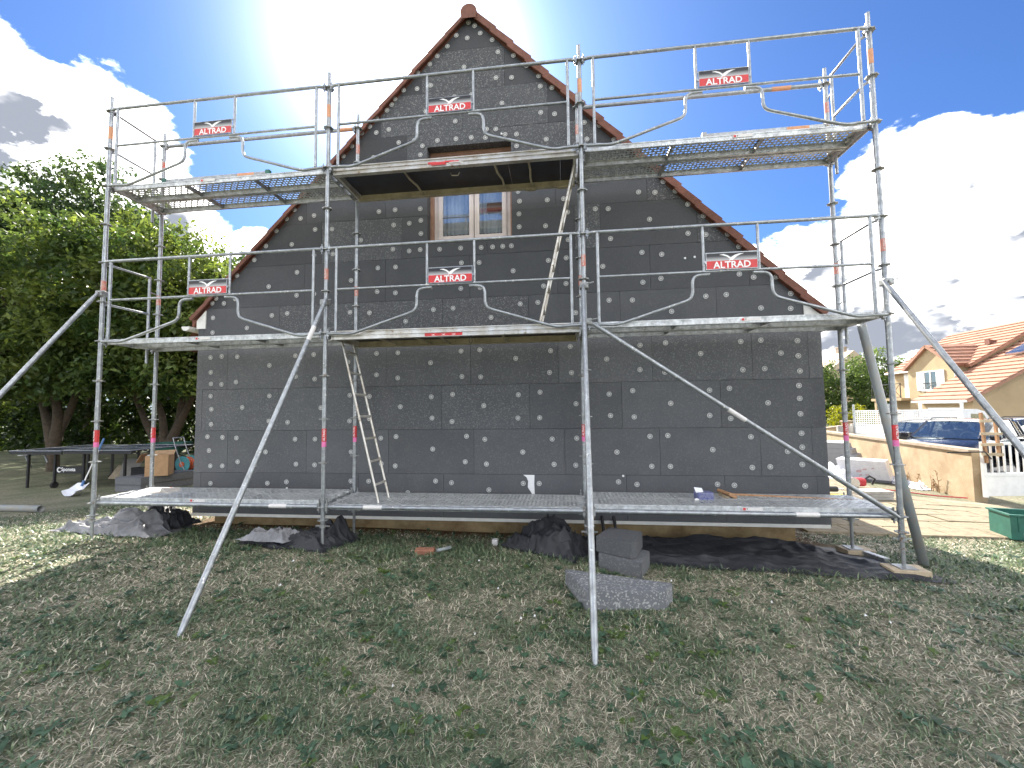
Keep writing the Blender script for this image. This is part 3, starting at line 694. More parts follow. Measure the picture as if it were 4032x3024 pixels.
        text_into(s, 'ALTRAD', w*.74, T, 3, .022)
        # spread-winged gull
        g = [(-.115, .055), (-.075, .062), (-.035, .045), (-.008, .020), (.004, .030), (.03, .048), (.07, .060), (.12, .062), (.085, .050), (.05, .030), (.025, .006), (.008, -.012), (-.006, -.010), (-.028, -.018), (-.016, .004), (-.045, .032), (-.08, .047)]
        bx, bz = cx, z0+h*.70
        pts = [(bx+a*1.05, y-.0015, bz+(c-.02)*.95) for a, c in g]
        tri = [(0, 1, 16), (1, 2, 15, 16), (2, 3, 14, 15), (3, 11, 12, 14), (12, 13, 14), (3, 4, 10, 11), (4, 5, 9, 10), (5, 6, 8, 9), (6, 7, 8)]
        s.add(pts, tri, 3)
        return s
    gm = bpy.data.materials.new('black_fading_print'); gm.use_nodes = True
    n = gm.node_tree.nodes; l = gm.node_tree.links; tc = n.new('ShaderNodeTexCoord'); sp = n.new('ShaderNodeSeparateXYZ'); l.new(tc.outputs['Generated'], sp.inputs[0])
    cr = n.new('ShaderNodeValToRGB'); l.new(sp.outputs[2], cr.inputs[0]); cr.color_ramp.elements[0].position = .50; cr.color_ramp.elements[0].color = (.50, .50, .51, 1); cr.color_ramp.elements[1].position = .80; cr.color_ramp.elements[1].color = (.02, .02, .025, 1)
    l.new(cr.outputs[0], n['Principled BSDF'].inputs['Base Color']); n['Principled BSDF'].inputs['Roughness'].default_value = .5
    for z in (2., 4.):
        for i in range(3):
            x = PX[i]; y = -.045; b = MB()
            r = .0168
            b.tube([(x+.05, -.03, z+1.0), (x+.10, y, z+1.0), (x+2.90, y, z+1.0), (x+2.95, -.03, z+1.0)], .0185, 12)
            for dx in (.15, 2.865): b.tube([(x+dx, y, z+1.0), (x+dx, y, z+.0)], r, 10)
            b.tube([(x+.15, y, z+.505), (x+2.865, y, z+.505)], .0145, 10)
            for dx in (1.242, 1.79): b.tube([(x+dx, y, z+1.0), (x+dx, y, z+.505)], .0145, 10)
            b.tube([(x+1.242, y, z+.70), (x+1.79, y, z+.70)], .006, 6)
            Lp = [(.06, -.012), (.20, -.015), (.33, -.02), (.50, .025), (.70, .089), (.92, .158), (1.05, .20), (1.10, .232), (1.12, .285), (1.122, .345), (1.125, .405), (1.142, .447), (1.18, .468), (1.24, .474), (1.30, .476)]
            pl = catmull([(x+a, y+.002, z+c) for a, c in Lp], 3); b.tube(pl, .0165, 10)
            b.tube([(2*x+3.03-p.x, p.y, p.z) for p in pl], .0165, 10)
            for dx, dz in ((.045, 1.0), (2.955, 1.0), (.045, -.012), (2.955, -.012)): b.box((x+dx-.016, -.036, z+dz-.03), (x+dx+.016, -.012, z+dz+.035)); b.box((x+dx-.004, -.032, z+dz-.06), (x+dx+.004, -.022, z+dz+.06))
            o = b.build('guard_rail', M['galv'], scaf)
            sign(x+1.516, z+.522).build('sign', [M['red'], gm, M['galv'], M['white']], o)
    # end rails at both ends of both lifts
    for z in (2., 4.):
        for x, sx in ((0., .035), (9., -.035)):
            b = MB()
            for dz in (.98, .47): b.tube([(x, .03, z+dz), (x+sx, .07, z+dz), (x+sx, .56, z+dz)], .0145, 10)
            b.tube([(x+sx, .56, z+.995), (x+sx, .56, z-.22)], .0165, 10)
            for dz in (.78, .28, -.02):
                b.tube([(x+sx, .56, z+dz), (x+sx*.6, .64, z+dz), (x, .70, z+dz)], .008, 8)
            b.build('end_rail', M['galv'], scaf)
    # perforated steel planks (one mesh shared by all)
    LN, WD = 2.90, .322
    pk = MB(); nx, ny = 62, 6; mx_, my_ = .055, .028; px, py = (LN-2*mx_)/nx, (WD-2*my_)/ny
    A, B = .0152, .0128
    for i in range(nx):
        for j in range(ny):
            cx, cy = mx_+(i+.5)*px, my_+(j+.5)*py; off = .0045*(1 if (i+j) % 2 else -1)
            outer = [(cx-px/2, cy-py/2), (cx, cy-py/2), (cx+px/2, cy-py/2), (cx+px/2, cy), (cx+px/2, cy+py/2), (cx, cy+py/2), (cx-px/2, cy+py/2), (cx-px/2, cy)]
            inner = [(cx+off+A*math.cos(t), cy+B*math.sin(t)) for t in [R(225+45*k) for k in range(8)]]
            vs = [(a, b, 0) for a, b in outer]+[(a, b, .0) for a, b in inner]
            pk.add(vs, [(k, (k+1) % 8, (k+1) % 8+8, k+8) for k in range(8)])
    for (x0, x1, y0, y1) in ((0, LN, 0, my_), (0, LN, WD-my_, WD), (0, mx_, my_, WD-my_), (LN-mx_, LN, my_, WD-my_)): pk.add([(x0, y0, 0), (x1, y0, 0), (x1, y1, 0), (x0, y1, 0)], [(0, 1, 2, 3)])
    for y, s in ((0, 1), (WD, -1)):
        pk.box((0, min(y, y+s*.003), -.062), (LN, max(y, y+s*.003), -.0006)); pk.box((0, min(y+s*.004, y+s*.03), -.064), (LN, max(y+s*.004, y+s*.03), -.061))
        pk.box((.001, min(y, y-s*.004), -.016), (LN-.001, max(y, y-s*.004), -.008))
    for xx in (.0, LN): pk.box((xx-.002, .004, -.058), (xx+.002, WD-.004, -.0006)); pk.box((xx-.035, .03, -.03), (xx+.035, .09, -.004)); pk.box((xx-.035, WD-.09, -.03), (xx+.035, WD-.03, -.004))
    for xx in (LN*.33, LN*.66): pk.box((xx-.012, .004, -.045), (xx+.012, WD-.004, -.003), 1)
    pkm, _ = pk.mesh('steel_plank', [M['plank'], M['galv_old']], (0, 0, 0))
    sk = MB(); sk.box((0, -.0015, 0), (.20, 0, .032)); sk.box((.008, -.003, .004), (.034, -.0015, .028), 1); sk.disc((.048, -.0015, .018), .006, .001, 8, 2, (0, -1, 0)); skm, _ = sk.mesh('sticker', [M['sticker'], M['red'], M['black']], (0, 0, 0))
    for li, z in enumerate(LV):
        for i in range(3):
            if i == 1 and li > 0: continue
            for j, y in enumerate((.035, .375)):
                o = inst('steel_plank', pkm, scaf, (PX[i]+.05, y, z+(.066 if li == 0 and i != 1 else .026)+random.uniform(-.002, .002)), (0, random.uniform(-.0012, .0012), 0))
                if j == 0 and i != 1: inst('sticker', skm, o, (PX[i]+(1.28 if i == 0 else 1.62 if li else 1.55), y-.0045, z+(.024 if li == 0 else -.016)))
    # trapdoor decks of the middle bay
    for z, trap in ((2., .25), (4., 2.1)):
        x0, x1 = 3.05, 5.95
        f = MB()
        f.box((x0, .030, z-.072), (x1, .066, z+.028)); f.box((x0, .668, z-.072), (x1, .704, z+.028), 1)
        f.box((x0-.004, .018, z+.018), (x1+.004, .030, z+.029)); f.box((x0-.004, .020, z-.028), (x1+.004, .030, z-.020)); f.box((x0+.002, .066, z-.072), (x1-.002, .09, z-.066)); f.box((x0+.002, .645, z-.0725), (x1-.002, .668, z-.066), 1)
        for xx in (x0, x1-.03): f.box((xx+.001, .066, z-.065), (xx+.029, .668, z+.008)); f.box((xx-.03 if xx == x0 else xx+.03, .10, z-.03), (xx if xx == x0 else xx+.06, .16, z+.02)); f.box((xx-.03 if xx == x0 else xx+.03, .56, z-.03), (xx if xx == x0 else xx+.06, .62, z+.02))
        o = f.build('trapdoor_deck', [M['alu'], M['alu_dirty']], scaf)
        ps = [x0+.03, x0+trap, x0+trap+.62, x1-.03]
        for a, b in zip(ps[:-1], ps[1:]): MB().box((a+.002, .068, z+.006), (b-.002, .666, z+.018)).build('plywood_panel', M['ply'], o)
        bars = (x0+.85, x0+1.95, x0+2.35) if z > 3 else (x0+.5, x0+.95, x0+1.25, x0+2.0)
        for k, xx in enumerate(bars):
            c = MB(); c.tube([(xx, .066, z-.045), (xx+.01, .30, z-.040), (xx+(.05 if k < 2 else .0), .45, z-.045), (xx+(.055 if k < 2 else .01), .668, z-.05)], .013, 8); c.build('cross_bar', M['alu_dirty'], o)
        hd = MB(); hd.tube([(x0+1.38, .30, z+.003), (x0+1.39, .30, z-.03), (x0+1.47, .30, z-.035), (x0+1.49, .30, z+.003)], .007, 8); hd.build('handle', M['alu'], o)
        if z > 3:
            for xx in (x1-.62, x1-.22): MB().box((xx, .662, z-.085), (xx+.12, .709, z-.02)).build('hinge', M['alu_dirty'], o)
            st = MB(); cx = 4.43
            for a, b, c, d in ((-.20, -.10, -.012, .014), (-.10, .0, -.014, .010), (.0, .11, -.004, .017), (.11, .17, -.010, .012), (-.16, .02, -.026, -.013)): st.box((cx+a, .0186, z+a*0+c-.03), (cx+b, .0196, z+d-.03))
            st.box((cx+.06, .0183, z-.042), (cx+.2, .0194, z-.032), 1); st.box((cx-.21, .0288, z-.052), (cx+.22, .0297, z-.028), 1); st.build('torn_sticker', [M['red'], M['sticker']], o)
        else:
            st = MB(); st.box((4.19, .0286, z-.066), (4.63, .0296, z-.031))
            for k in range(3):
                cx = 4.29+k*.12; st.add([(cx-.028, .0282, z-.040), (cx-.004, .0282, z-.049), (cx+.028, .0282, z-.038), (cx, .0282, z-.055)], [(0, 1, 3), (1, 2, 3)], 1); st.box((cx-.02, .0281, z-.061), (cx+.02, .0283, z-.058), 1)
            st.build('sticker', [M['red'], M['white']], o)
            lp = MB(); lp.tube(catmull([(4.72, .05, z-.07), (4.705, .05, z-.11), (4.71, .05, z-.15), (4.725, .05, z-.16), (4.74, .05, z-.14), (4.735, .05, z-.10), (4.725, .05, z-.07)], 3), .003, 6); lp.build('cord_loop', M['black_metal'], o)
    # raking props and the bay diagonal
    def prop(p, q, coup, stick=None):
        p = Vector(p); q = Vector(q); d = (q-p).normalized(); L = (q-p).length
        b = MB(); b.tube([p, p+d*.05, p+d*.14, q-d*.14, q-d*.03, q], [.012, .017, .0235, .0235, .016, .012], 14)
        o = b.build('brace', M['galv'], scaf)
        c = MB(); c.bevbox(Vector(coup)-Vector((.045, .04, .035)), Vector(coup)+Vector((.045, .05, .035)), .01); c.tube([Vector(coup)+Vector((-.05, -.02, .0)), Vector(coup)+Vector((.10, -.05, .025))], .007, 8); c.disc(Vector(coup)+Vector((0, -.055, 0)), .018, .02, 6, 0, (0, 1, 0)); c.build('coupler', M['galv_old'], o)
        if stick:
            m1 = p+d*L*stick; t = MB(); t.tube([m1-d*.10, m1+d*.10], .0243, 14, 0, False); t.build('sticker', M['sticker'], o)
    prop((.0, -.06, 2.60), (-.05, -2.05, g0(0, -2.05)-.02), (0, -.02, 2.60))
    prop((3.04, -.06, 2.40), (3.04, -1.86, g0(3.04, -1.86)-.03), (3.0, -.02, 2.36), .16)
    prop((5.985, -.07, 2.42), (5.91, -1.86, g0(5.91, -1.86)-.03), (6.0, -.02, 2.42))
    prop((8.94, -.06, 2.32), (9.02, -2.1, g0(9, -2.1)-.02), (9.0, -.02, 2.32))
    prop((6.06, -.055, 2.01), (8.95, -.055, .0), (6.03, -.03, 2.02), .50)
make_scaffold()

# ladders clipped under the trapdoors
def ladder(p, q, w, label, n):
    p = Vector(p); q = Vector(q); e = empty('ladder', p, label, 'ladder', 'ladders inside the scaffold')
    d = (q-p).normalized()
    for s in (0, 1):
        b = MB(); o = Vector((0, w*s, 0)); b.tube([p+o, q+o], .0135, 10); b.build('rail', M['alu'], e)
    for k in range(n):
        c = p+(q-p)*((k+.75)/(n+.3)); b = MB(); b.box(c+Vector((-.014, .008, -.012)), c+Vector((.014, w-.008, .012)), rot=(0, -math.atan2(d.x, d.z)*-1, 0)); b.build('rung', M['alu'], e)
ladder((3.62, .10, .03), (3.07, .24, 1.96), .29, 'aluminium ladder leaning between the lowest deck and the middle lift', 7)
ladder((5.50, .12, 2.03), (5.93, .22, 3.95), .29, 'aluminium ladder seen edge-on between middle and top lift', 7)

# two short rails hung on the inner standards of the top lift
def short_rail(x0, x1, m, m2, post):
    b = MB(); b.box((x0, .655, 4.415), (x1, .685, 4.455)); b.box((x0-.03, .645, 4.40), (x0+.02, .695, 4.47), 1); b.box((x1-.02, .645, 4.40), (x1+.04, .695, 4.47), 1)
    o = b.build('tie_bar', [M['galv'], M[m2]], scaf); t = MB(); t.box((x1-.45, .653, 4.418), (x1-.20, .687, 4.452)); t.build('sticker', M['orange_faded'], o)
short_rail(7.55, 8.95, 'galv', 'galv_old', 9)
short_rail(.10, 1.70, 'galv', 'green_plastic', 0)

# ------------------------------------------------------------------ things on the lowest deck
def deck_things():
    e = empty('broom', (8.2, .5, .03), 'broom with pale bristle head lying on the lowest deck', 'broom')
    b = MB(); b.tube([(7.66, .60, .075), (8.94, .44, .052)], .0135, 10); b.build('handle', M['handle'], e)
    h = MB(); h.bevbox((7.54, .40, .075), (7.64, .68, .115), .015, rot=(0, .5, .15)); h.build('head', M['handle'], e)
    br = MB()
    for i in range(90):
        y = random.uniform(.42, .66); x = 7.565+random.uniform(-.03, .02); br.tube([(x, y, .085), (x-.045+random.uniform(-.01, .01), y+random.uniform(-.01, .01), .035)], .004, 4)
    br.build('bristles', M['wood'], e)
    e = empty('packet', (7.3, .38, .03), 'crumpled dark blue packet standing on the lowest deck', 'packet')
    b = MB(); b.bevbox((7.20, .33, .028), (7.38, .45, .145), .012, rot=(0, 0, .1)); b.build('carton', M['blue_box'], e)
    f = MB(); f.add([(7.195, .34, .14), (7.27, .33, .15), (7.27, .38, .185), (7.19, .40, .19), (7.21, .44, .16)], [(0, 1, 2, 3), (3, 2, 4)]); f.build('torn_flap', M['film'], e)
    MB().disc((7.19, .30, .058), .030, .004, 14, 0, (.2, -1, .3)).build('anchor_disc', M['disc'], None, 'spare anchor disc leaning on the blue packet', 'disc')
    b = MB()
    for k in range(5): b.bevbox((.24+.09*k, .2+.05*(k % 3), .03), (.40+.1*k, .42+.03*k, .05+.018*(k % 3)), .01, rot=(.08*k, .1, .3*k))
    b.build('work_gloves', M['rag'], None, 'heap of pale work gloves at the left end of the lowest deck', 'gloves')
    b = MB(); b.tube([(.42, .62, .07), (.58, .52, .055)], .011, 8); b.tube([(.58, .52, .055), (.68, .46, .045)], .004, 6, 1); b.build('screwdriver', [M['orange'], M['chrome']], None, 'red screwdriver among the gloves on the lowest deck', 'screwdriver')
deck_things()

# ------------------------------------------------------------------ offcuts, blocks, bricks, sheets on the lawn
def slab(name, plan, z0, h, label, cat, group=None, m='eps_cut', colr=(1.25, .8, 0, 1), bev=.006, parent=None):
    bm = bmesh.new(); vs = [bm.verts.new((x, y, z0)) for x, y in plan]; f = bm.faces.new(vs)
    r = bmesh.ops.extrude_face_region(bm, geom=[f]); bmesh.ops.translate(bm, verts=[v for v in r['geom'] if isinstance(v, bmesh.types.BMVert)], vec=(0, 0, h))
    bmesh.ops.bevel(bm, geom=bm.edges[:], offset=bev, segments=2, affect='EDGES')
    o = MB().bm(bm).build(name, M[m], parent, label, cat, group); o.color = colr; return o
zb = g0(6.2, -.9)
slab('insulation_offcut', [(5.888, -1.12), (6.518, -1.06), (6.615, -.897), (5.735, -.66)], zb-.005, .155, 'large wedge-shaped grey polystyrene offcut flat on the grass', 'offcut', 'polystyrene offcuts on the lawn', colr=(1.9, 1.6, 0, 1))
zb = g0(6.3, -.2)
slab('insulation_offcut', [(6.07, -.216), (6.44, -.475), (6.585, -.136), (6.22, .12)], zb-.005, .165, 'lower grey polystyrene block of the two stacked on the grass', 'offcut', 'polystyrene offcuts on the lawn', colr=(1.45, .3, 0, 1))
slab('insulation_offcut', [(6.05, -.20), (6.36, -.40), (6.42, -.36), (6.54, -.02), (6.22, .13)], zb+.163, .155, 'upper polystyrene block with broken corner, on the other block', 'offcut', 'polystyrene offcuts on the lawn', colr=(1.05, .12, 0, 1))
for (x, y, lab, s, rz) in ((9.0, 0., 'pale timber sole block under the front right standard', 1.0, -.05), (9.02, YB, 'pale timber sole block under the inner right standard', .95, .06)):
    z = g0(x, y); MB().bevbox((x-.15*s, y-.10, z-.02), (x+.17*s, y+.10, z+.0745 if y == 0 else z+.0695), .006, rot=(0, 0, rz)).build('sole_block', M['wood'], None, lab, 'timber block', 'timber blocks under the standards')
z = g0(9.12, .5); MB().bevbox((9.06, .40, z-.005), (9.13, .70, z+.05), .006, rot=(0, 0, .25)).build('metal_offcut', M['galv'], None, 'short bright metal channel beside the inner sole block', 'offcut')
z = g0(4.2, 0); MB().bevbox((4.10, -.05, z-.01), (4.31, .055, z+.055), .006, rot=(.03, 0, .08)).build('brick', M['brick'], None, 'single red brick lying on the grass before the plinth', 'brick')
MB().pipe((4.33, .02, g0(4.3, 0)+.03), (4.46, .14, g0(4.4, .1)+.04), .02, .016).build('pipe_offcut', M['pvc_grey'], None, 'short grey pipe offcut beside the red brick', 'pipe')
MB().bevbox((4.88, .42, g0(4.9, .4)), (4.95, .5, g0(4.9, .4)+.07), .01).build('tin', M['sticker'], None, 'small pale tin beside the plinth', 'tin')

def sheet(name, corners, amp, seed, m, label, group=None, n=80, lift=.012, ragged=.05, ridge=3., bump_=None, fold=None):
    """a crumpled membrane lying on the ground"""
    c = [np.array(p, float) for p in corners]; N = n
    u, v = np.meshgrid(np.linspace(0, 1, N), np.linspace(0, 1, N))
    P = (c[0][:, None, None]*(1-u)*(1-v)+c[1][:, None, None]*u*(1-v)+c[2][:, None, None]*u*v+c[3][:, None, None]*(1-u)*v)
    x = P[0]+ragged*(fbm(u*4+seed, v*4+7*seed, 3)-.5)*2; y = P[1]+ragged*(fbm(u*4+3*seed+9, v*4+seed, 3)-.5)*2
    e = np.minimum(np.minimum(u, 1-u), np.minimum(v, 1-v)); ef = sstep(0, .16, e)
    wx, wy = u+.18*(vnoise(u*3+seed, v*3)-.5), v+.18*(vnoise(u*3+50, v*3+seed)-.5)
    rdg = 1-np.abs(2*vnoise(wx*ridge*2.2+seed*3.1, wy*ridge*1.4+seed)-1)
    rd2 = 1-np.abs(2*vnoise(wx*ridge*4.7+seed*1.3, wy*ridge*4.1+seed*5)-1)
    rd3 = 1-np.abs(2*vnoise(wx*ridge*9+seed*2.3, wy*ridge*6.5+seed*4)-1)
    h = amp*(.25+.75*rdg**1.6)*(.35+.65*ef)+amp*.38*rd2**2.2+amp*.14*rd3**2
    rs = np.random.default_rng(seed); X_, Y_ = P[0], P[1]
    for k in range(5):                       # sharp creases running in several directions
        t_ = rs.uniform(0, np.pi); fq = rs.uniform(2.2, 6.5)
        ph = (X_*np.cos(t_)+Y_*np.sin(t_))*fq+1.3*vnoise(X_*2.1+seed+k*7, Y_*2.1+k*3)+rs.uniform(0, 9)
        w_ = np.abs((ph % 1)*2-1); h = h+amp*.30*np.maximum(0, w_-.45)*sstep(.3, .75, vnoise(X_*1.6+k*11, Y_*1.6+seed*2))
    if bump_ is not None:
        for (bu, bv, br, bh) in bump_: h = h+bh*np.exp(-((u-bu)**2+(v-bv)**2)/br**2)*(.65+.5*rdg)
    h = h*(.12+.88*ef)
    z = gz(x, y)+lift+h
    vs = np.stack([x, y, z], -1).reshape(-1, 3)
    fs = [(r*N+k, r*N+k+1, (r+1)*N+k+1, (r+1)*N+k) for r in range(N-1) for k in range(N-1)]
    b = MB().add(vs.tolist(), fs, 0, True); return b.build(name, m, None, label, 'ground sheet', group)
GS = 'black membrane sheets on the lawn'
sheet('ground_sheet', [(5.95, -.02), (9.32, -.24), (8.9, .98), (5.95, 1.08)], .055, 5, M['tarp'], 'long flat black membrane spread along the right foot of the wall', GS, 110, .010, .05, 4, [(.1, .8, .18, .10), (.70, .85, .12, .08), (.45, .95, .2, .06)])
sheet('ground_sheet', [(4.95, .35), (5.85, -.18), (6.15, .42), (5.35, .72)], .13, 3, M['tarp'], 'bunched black membrane heap left of the stacked polystyrene blocks', GS, 110, .01, .08, 2.6, [(.45, .55, .25, .22), (.75, .3, .15, .10)])
sheet('ground_sheet', [(1.88, .0), (3.1, -.18), (3.35, .42), (2.1, .40)], .10, 9, M['tarp'], 'rumpled dark membrane round the second front standard from the left', GS, 110, .01, .06, 3.0, [(.75, .72, .18, .20)])
sheet('ground_sheet', [(1.95, -.06), (2.62, -.10), (2.7, .16), (2.15, .18)], .085, 14, M['tarp_grey'], 'grey sheet edge folded over the dark membrane', GS, 110, .075, .05, 2.2)
sheet('ground_sheet', [(-1.05, .20), (.72, .10), (.72, .75), (-.5, .72)], .10, 21, M['tarp_grey'], 'crumpled grey sheet in the sun at the leftmost standard', GS, 110, .012, .09, 3.0, [(.55, .5, .2, .14), (.8, .35, .14, .10)])
sheet('ground_sheet', [(-.1, .42), (.75, .30), (.70, .86), (.05, .85)], .12, 30, M['tarp'], 'black membrane bundle behind the crumpled grey sheet', GS, 110, .06, .06, 2.6, [(.5, .5, .25, .16)])
# foam litter
sc = [(3.2, -1.0), (2.95, -.45), (2.1, -.9), (4.75, -2.2), (5.1, -1.6), (5.4, -1.35), (5.5, -1.3), (5.15, -.85), (6.9, .15), (7.05, .55), (7.25, .3), (7.4, -.85), (8.1, -1.1), (8.0, -1.0), (6.7, -.5), (3.3, -.9), (4.85, -.2)]
for i, (x, y) in enumerate(sc):
    s = random.uniform(.004, .010); z = g0(x, y)+.015; lb = 'tiny white foam scrap lying on the ground before the wall'
    b = MB(); b.add([(x-s, y-s*.6, z), (x+s*1.2, y-s*.4, z+.004), (x+s*.8, y+s, z+.010), (x-s*.7, y+s*.8, z+.008), (x, y, z+.018)], [(0, 1, 4), (1, 2, 4), (2, 3, 4), (3, 0, 4), (3, 2, 1, 0)]); b.build('foam_scrap', M['white'], None, lb, 'scrap', 'white foam scraps')

# leaning grey pipe on the right, pipe on the lawn to the left
MB().pipe((9.43, .33, g0(9.43, .33)-.02), (9.14, .60, 2.06), .043, .038, 18).build('plastic_pipe', M['pvc_grey'], None, 'thick grey plastic pipe leaning on the right end of the scaffold', 'pipe')
MB().pipe((-2.92, 1.54, g0(-2.9, 1.5)+.058), (-5.6, 1.58, g0(-5.6, 1.5)+.058), .058, .051, 18).build('plastic_pipe', M['pvc_grey'], None, 'grey plastic pipe lying on the lawn at the left edge', 'pipe')

# ------------------------------------------------------------------ garden on the left
def table_tennis():
    e = empty('tennis_table', (-4.95, 4.1, g0(-5, 4)), 'dark blue folding table-tennis table standing under the trees', 'table')
    zt = .30; gzz = g0(-5, 4)
    for (x0, x1, dz) in ((-6.40, -5.06, .0), (-5.03, -3.35, .012)):
        b = MB(); b.bevbox((x0, 3.36, zt-.022+dz), (x1, 4.90, zt+dz), .004); t = b.build('table_half', M['table_top'], e)
        l = MB()
        for y in (3.362, 4.872): l.box((x0+.004, y+.001, zt+dz), (x1-.004, y+.026, zt+dz+.0022))
        l.box((x0+.003, 3.39, zt+dz), (x0+.028, 4.87, zt+dz+.0022)); l.box((x1-.028, 3.39, zt+dz), (x1-.003, 4.87, zt+dz+.0022)); l.box((x0+.03, 4.118, zt+dz), (x1-.03, 4.13, zt+dz+.0018)); l.build('edge_lines', M['white'], t)
        a = MB(); a.box((x0+.01, 3.375, zt-.08+dz), (x1-.01, 3.40, zt-.022+dz)); a.box((x0+.01, 4.86, zt-.08+dz), (x1-.01, 4.885, zt-.022+dz)); a.build('apron', M['black_metal'], t)
    for x in (-6.14, -5.45, -4.72, -3.7):
        for y in (3.55, 4.75):
            b = MB(); b.box((x-.02, y-.02, gzz+.0 if x in (-6.14, -3.7) else gzz+.09), (x+.02, y+.02, zt-.03)); lg = b.build('leg', M['black_metal'], e)
            if x in (-5.45, -4.72): w = MB(); w.tube([(x-.02, y, gzz+.07), (x+.02, y, gzz+.07)], .07, 16); w.build('wheel', M['rubber'], lg)
    b = MB(); b.box((-5.45, 3.56, -.22), (-4.72, 3.58, -.06)); p = b.build('name_panel', M['black_metal'], e)
    t = MB(); T = Matrix.Translation((-5.12, 3.557, -.135)) @ Matrix.Rotation(R(90), 4, 'X'); text_into(t, 'Sponeta', .36, T, 0, .02)
    n = 14; o_ = [(-5.355+.058*math.cos(R(40+280*i/n)), -.135+.058*math.sin(R(40+280*i/n))) for i in range(n+1)]; i_ = [(-5.345+.036*math.cos(R(40+280*i/n)), -.135+.036*math.sin(R(40+280*i/n))) for i in range(n+1)]
    for i in range(n): t.add([(o_[i][0], 3.557, o_[i][1]), (o_[i+1][0], 3.557, o_[i+1][1]), (i_[i+1][0], 3.557, i_[i+1][1]), (i_[i][0], 3.557, i_[i][1])], [(0, 1, 2, 3)])
    t.build('lettering', M['white'], p)
    b = MB(); b.tube([(-6.5, 3.6, .17), (-5.0, 3.6, .23)], .014, 8); b.tube([(-6.3, 3.6, .16), (-6.16, 3.6, -.08)], .02, 8); b.tube([(-5.8, 3.6, .18), (-5.72, 3.6, .02)], .02, 8); b.build('folding_strut', M['galv_old'], e)
table_tennis()
P0 = Vector((-2.96, 3.25)); a_, b_ = Vector((-.66, .04)), Vector((.30, 1.15))
pl = [tuple(P0), tuple(P0+b_), tuple(P0+a_+b_), tuple(P0+a_)]
gz_ = g0(-3, 3.6)
slab('insulation_slab', pl, gz_, .15, 'lower grey insulation slab under the cardboard box', 'insulation slab', 'slabs under the box', colr=(1.8, .3, 0, 1))
slab('insulation_slab', [(x+.02, y-.02) for x, y in pl], gz_+.151, .15, 'upper grey insulation slab carrying the cardboard box', 'insulation slab', 'slabs under the box', colr=(1.6, .2, 0, 1))
def cardboard_box():
    z = gz_+.302; T = Matrix.Translation((-2.93, 3.62, z)) @ Matrix.Rotation(R(28), 4, 'Z')
    e = empty('cardboard_box', (-2.93, 3.62, z), 'open brown cardboard box on the grey insulation slabs', 'box')
    b = MB(T); w, d, h, t = .20, .17, .43, .006
    b.box((-w, -d, 0), (w, d, t)); b.box((-w, -d, t), (w, -d+t, h)); b.box((-w, d-t, t), (w, d, h)); b.box((-w, -d+t, t), (-w+t, d-t, h)); b.box((w-t, -d+t, t), (w, d-t, h)); b.build('carton', M['cardboard'], e)
    f = MB(T); f.box((-w-.09, -d+.01, h-.20), (-w-.084, d-.01, h+.005), rot=(0, .42, 0), piv=(-w, 0, h)); f.build('flap', M['cardboard'], e)
    f = MB(T); f.box((-w+.01, d, h), (w-.01, d+.005, h+.15), rot=(-1.0, 0, 0), piv=(0, d, h)); f.build('flap', M['card_in'], e)
cardboard_box()
def hose_reel():
    g = g0(-3.1, 4.5); e = empty('hose_reel', (-3.15, 4.5, g), 'turquoise and orange hose reel cart behind the cardboard box', 'hose reel')
    c = Vector((-3.15, 4.5, g+.42))
    for s in (-.11, .11): MB().tube([c+Vector((0, s-.008, 0)), c+Vector((0, s+.008, 0))], .19, 22).build('reel_flange', M['teal'], e)
    h = MB(); 
    for k in range(5):
        r = .10+.013*k; h.tube([c+Vector((r*math.cos(t), -.09+.04*k*.9, r*math.sin(t))) for t in np.linspace(0, 2*math.pi, 25)], .012, 6)
    h.build('hose', M['orange'], e); MB().tube([c+Vector((0, -.14, 0)), c+Vector((0, .14, 0))], .06, 14).build('hub', M['orange'], e)
    f = MB(); 
    for s in (-.14, .14): f.tube([c+Vector((.28, s, -.40)), c+Vector((.0, s, 0)), c+Vector((-.18, s, .42)), c+Vector((-.24, s, .62))], .011, 8)
    f.tube([c+Vector((-.24, -.14, .62)), c+Vector((-.24, .14, .62))], .013, 8); f.tube([c+Vector((.28, -.14, -.40)), c+Vector((.28, .14, -.40))], .011, 8); f.build('cart_frame', M['galv'], e)
    for s in (-.17, .17): MB().tube([c+Vector((-.06, s-.015, -.33)), c+Vector((-.06, s+.015, -.33))], .09, 16).build('wheel', M['orange'], e)
hose_reel()
def scoop():
    e = empty('long_scoop', (-3.98, 2.97, g0(-4, 3)), 'blue and white long-handled scoop leaning on the dark table', 'scoop')
    b = MB(); b.tube([(-3.985, 2.98, -.33), (-3.95, 3.22, .34)], .012, 10); b.build('handle', M['paint_white'], e)
    b = MB(); b.tube([(-3.951, 3.215, .33), (-3.94, 3.30, .57)], .019, 10); b.build('grip', M['blue_plastic'], e)
    b = MB(); z = g0(-4, 2.9); n = 10; vs = []
    for k, (y, s, h) in enumerate(((2.72, 1.0, .015), (2.85, 1.0, .03), (2.98, .8, .15), (3.02, .35, .19))):
        for i in range(n+1):
            t = i/n*2-1; vs.append((-4.0+.17*s*t, y+.02*t*t, z+h+.10*abs(t)**3*s))
    b.add(vs, [(k*(n+1)+i, k*(n+1)+i+1, (k+1)*(n+1)+i+1, (k+1)*(n+1)+i) for k in range(3) for i in range(n)], 0, True); b.build('pan', M['film'], e)
    MB().tube([(-3.99, 2.96, -.37), (-3.983, 2.99, -.26)], .022, 10).build('socket', M['blue_plastic'], e)
scoop()
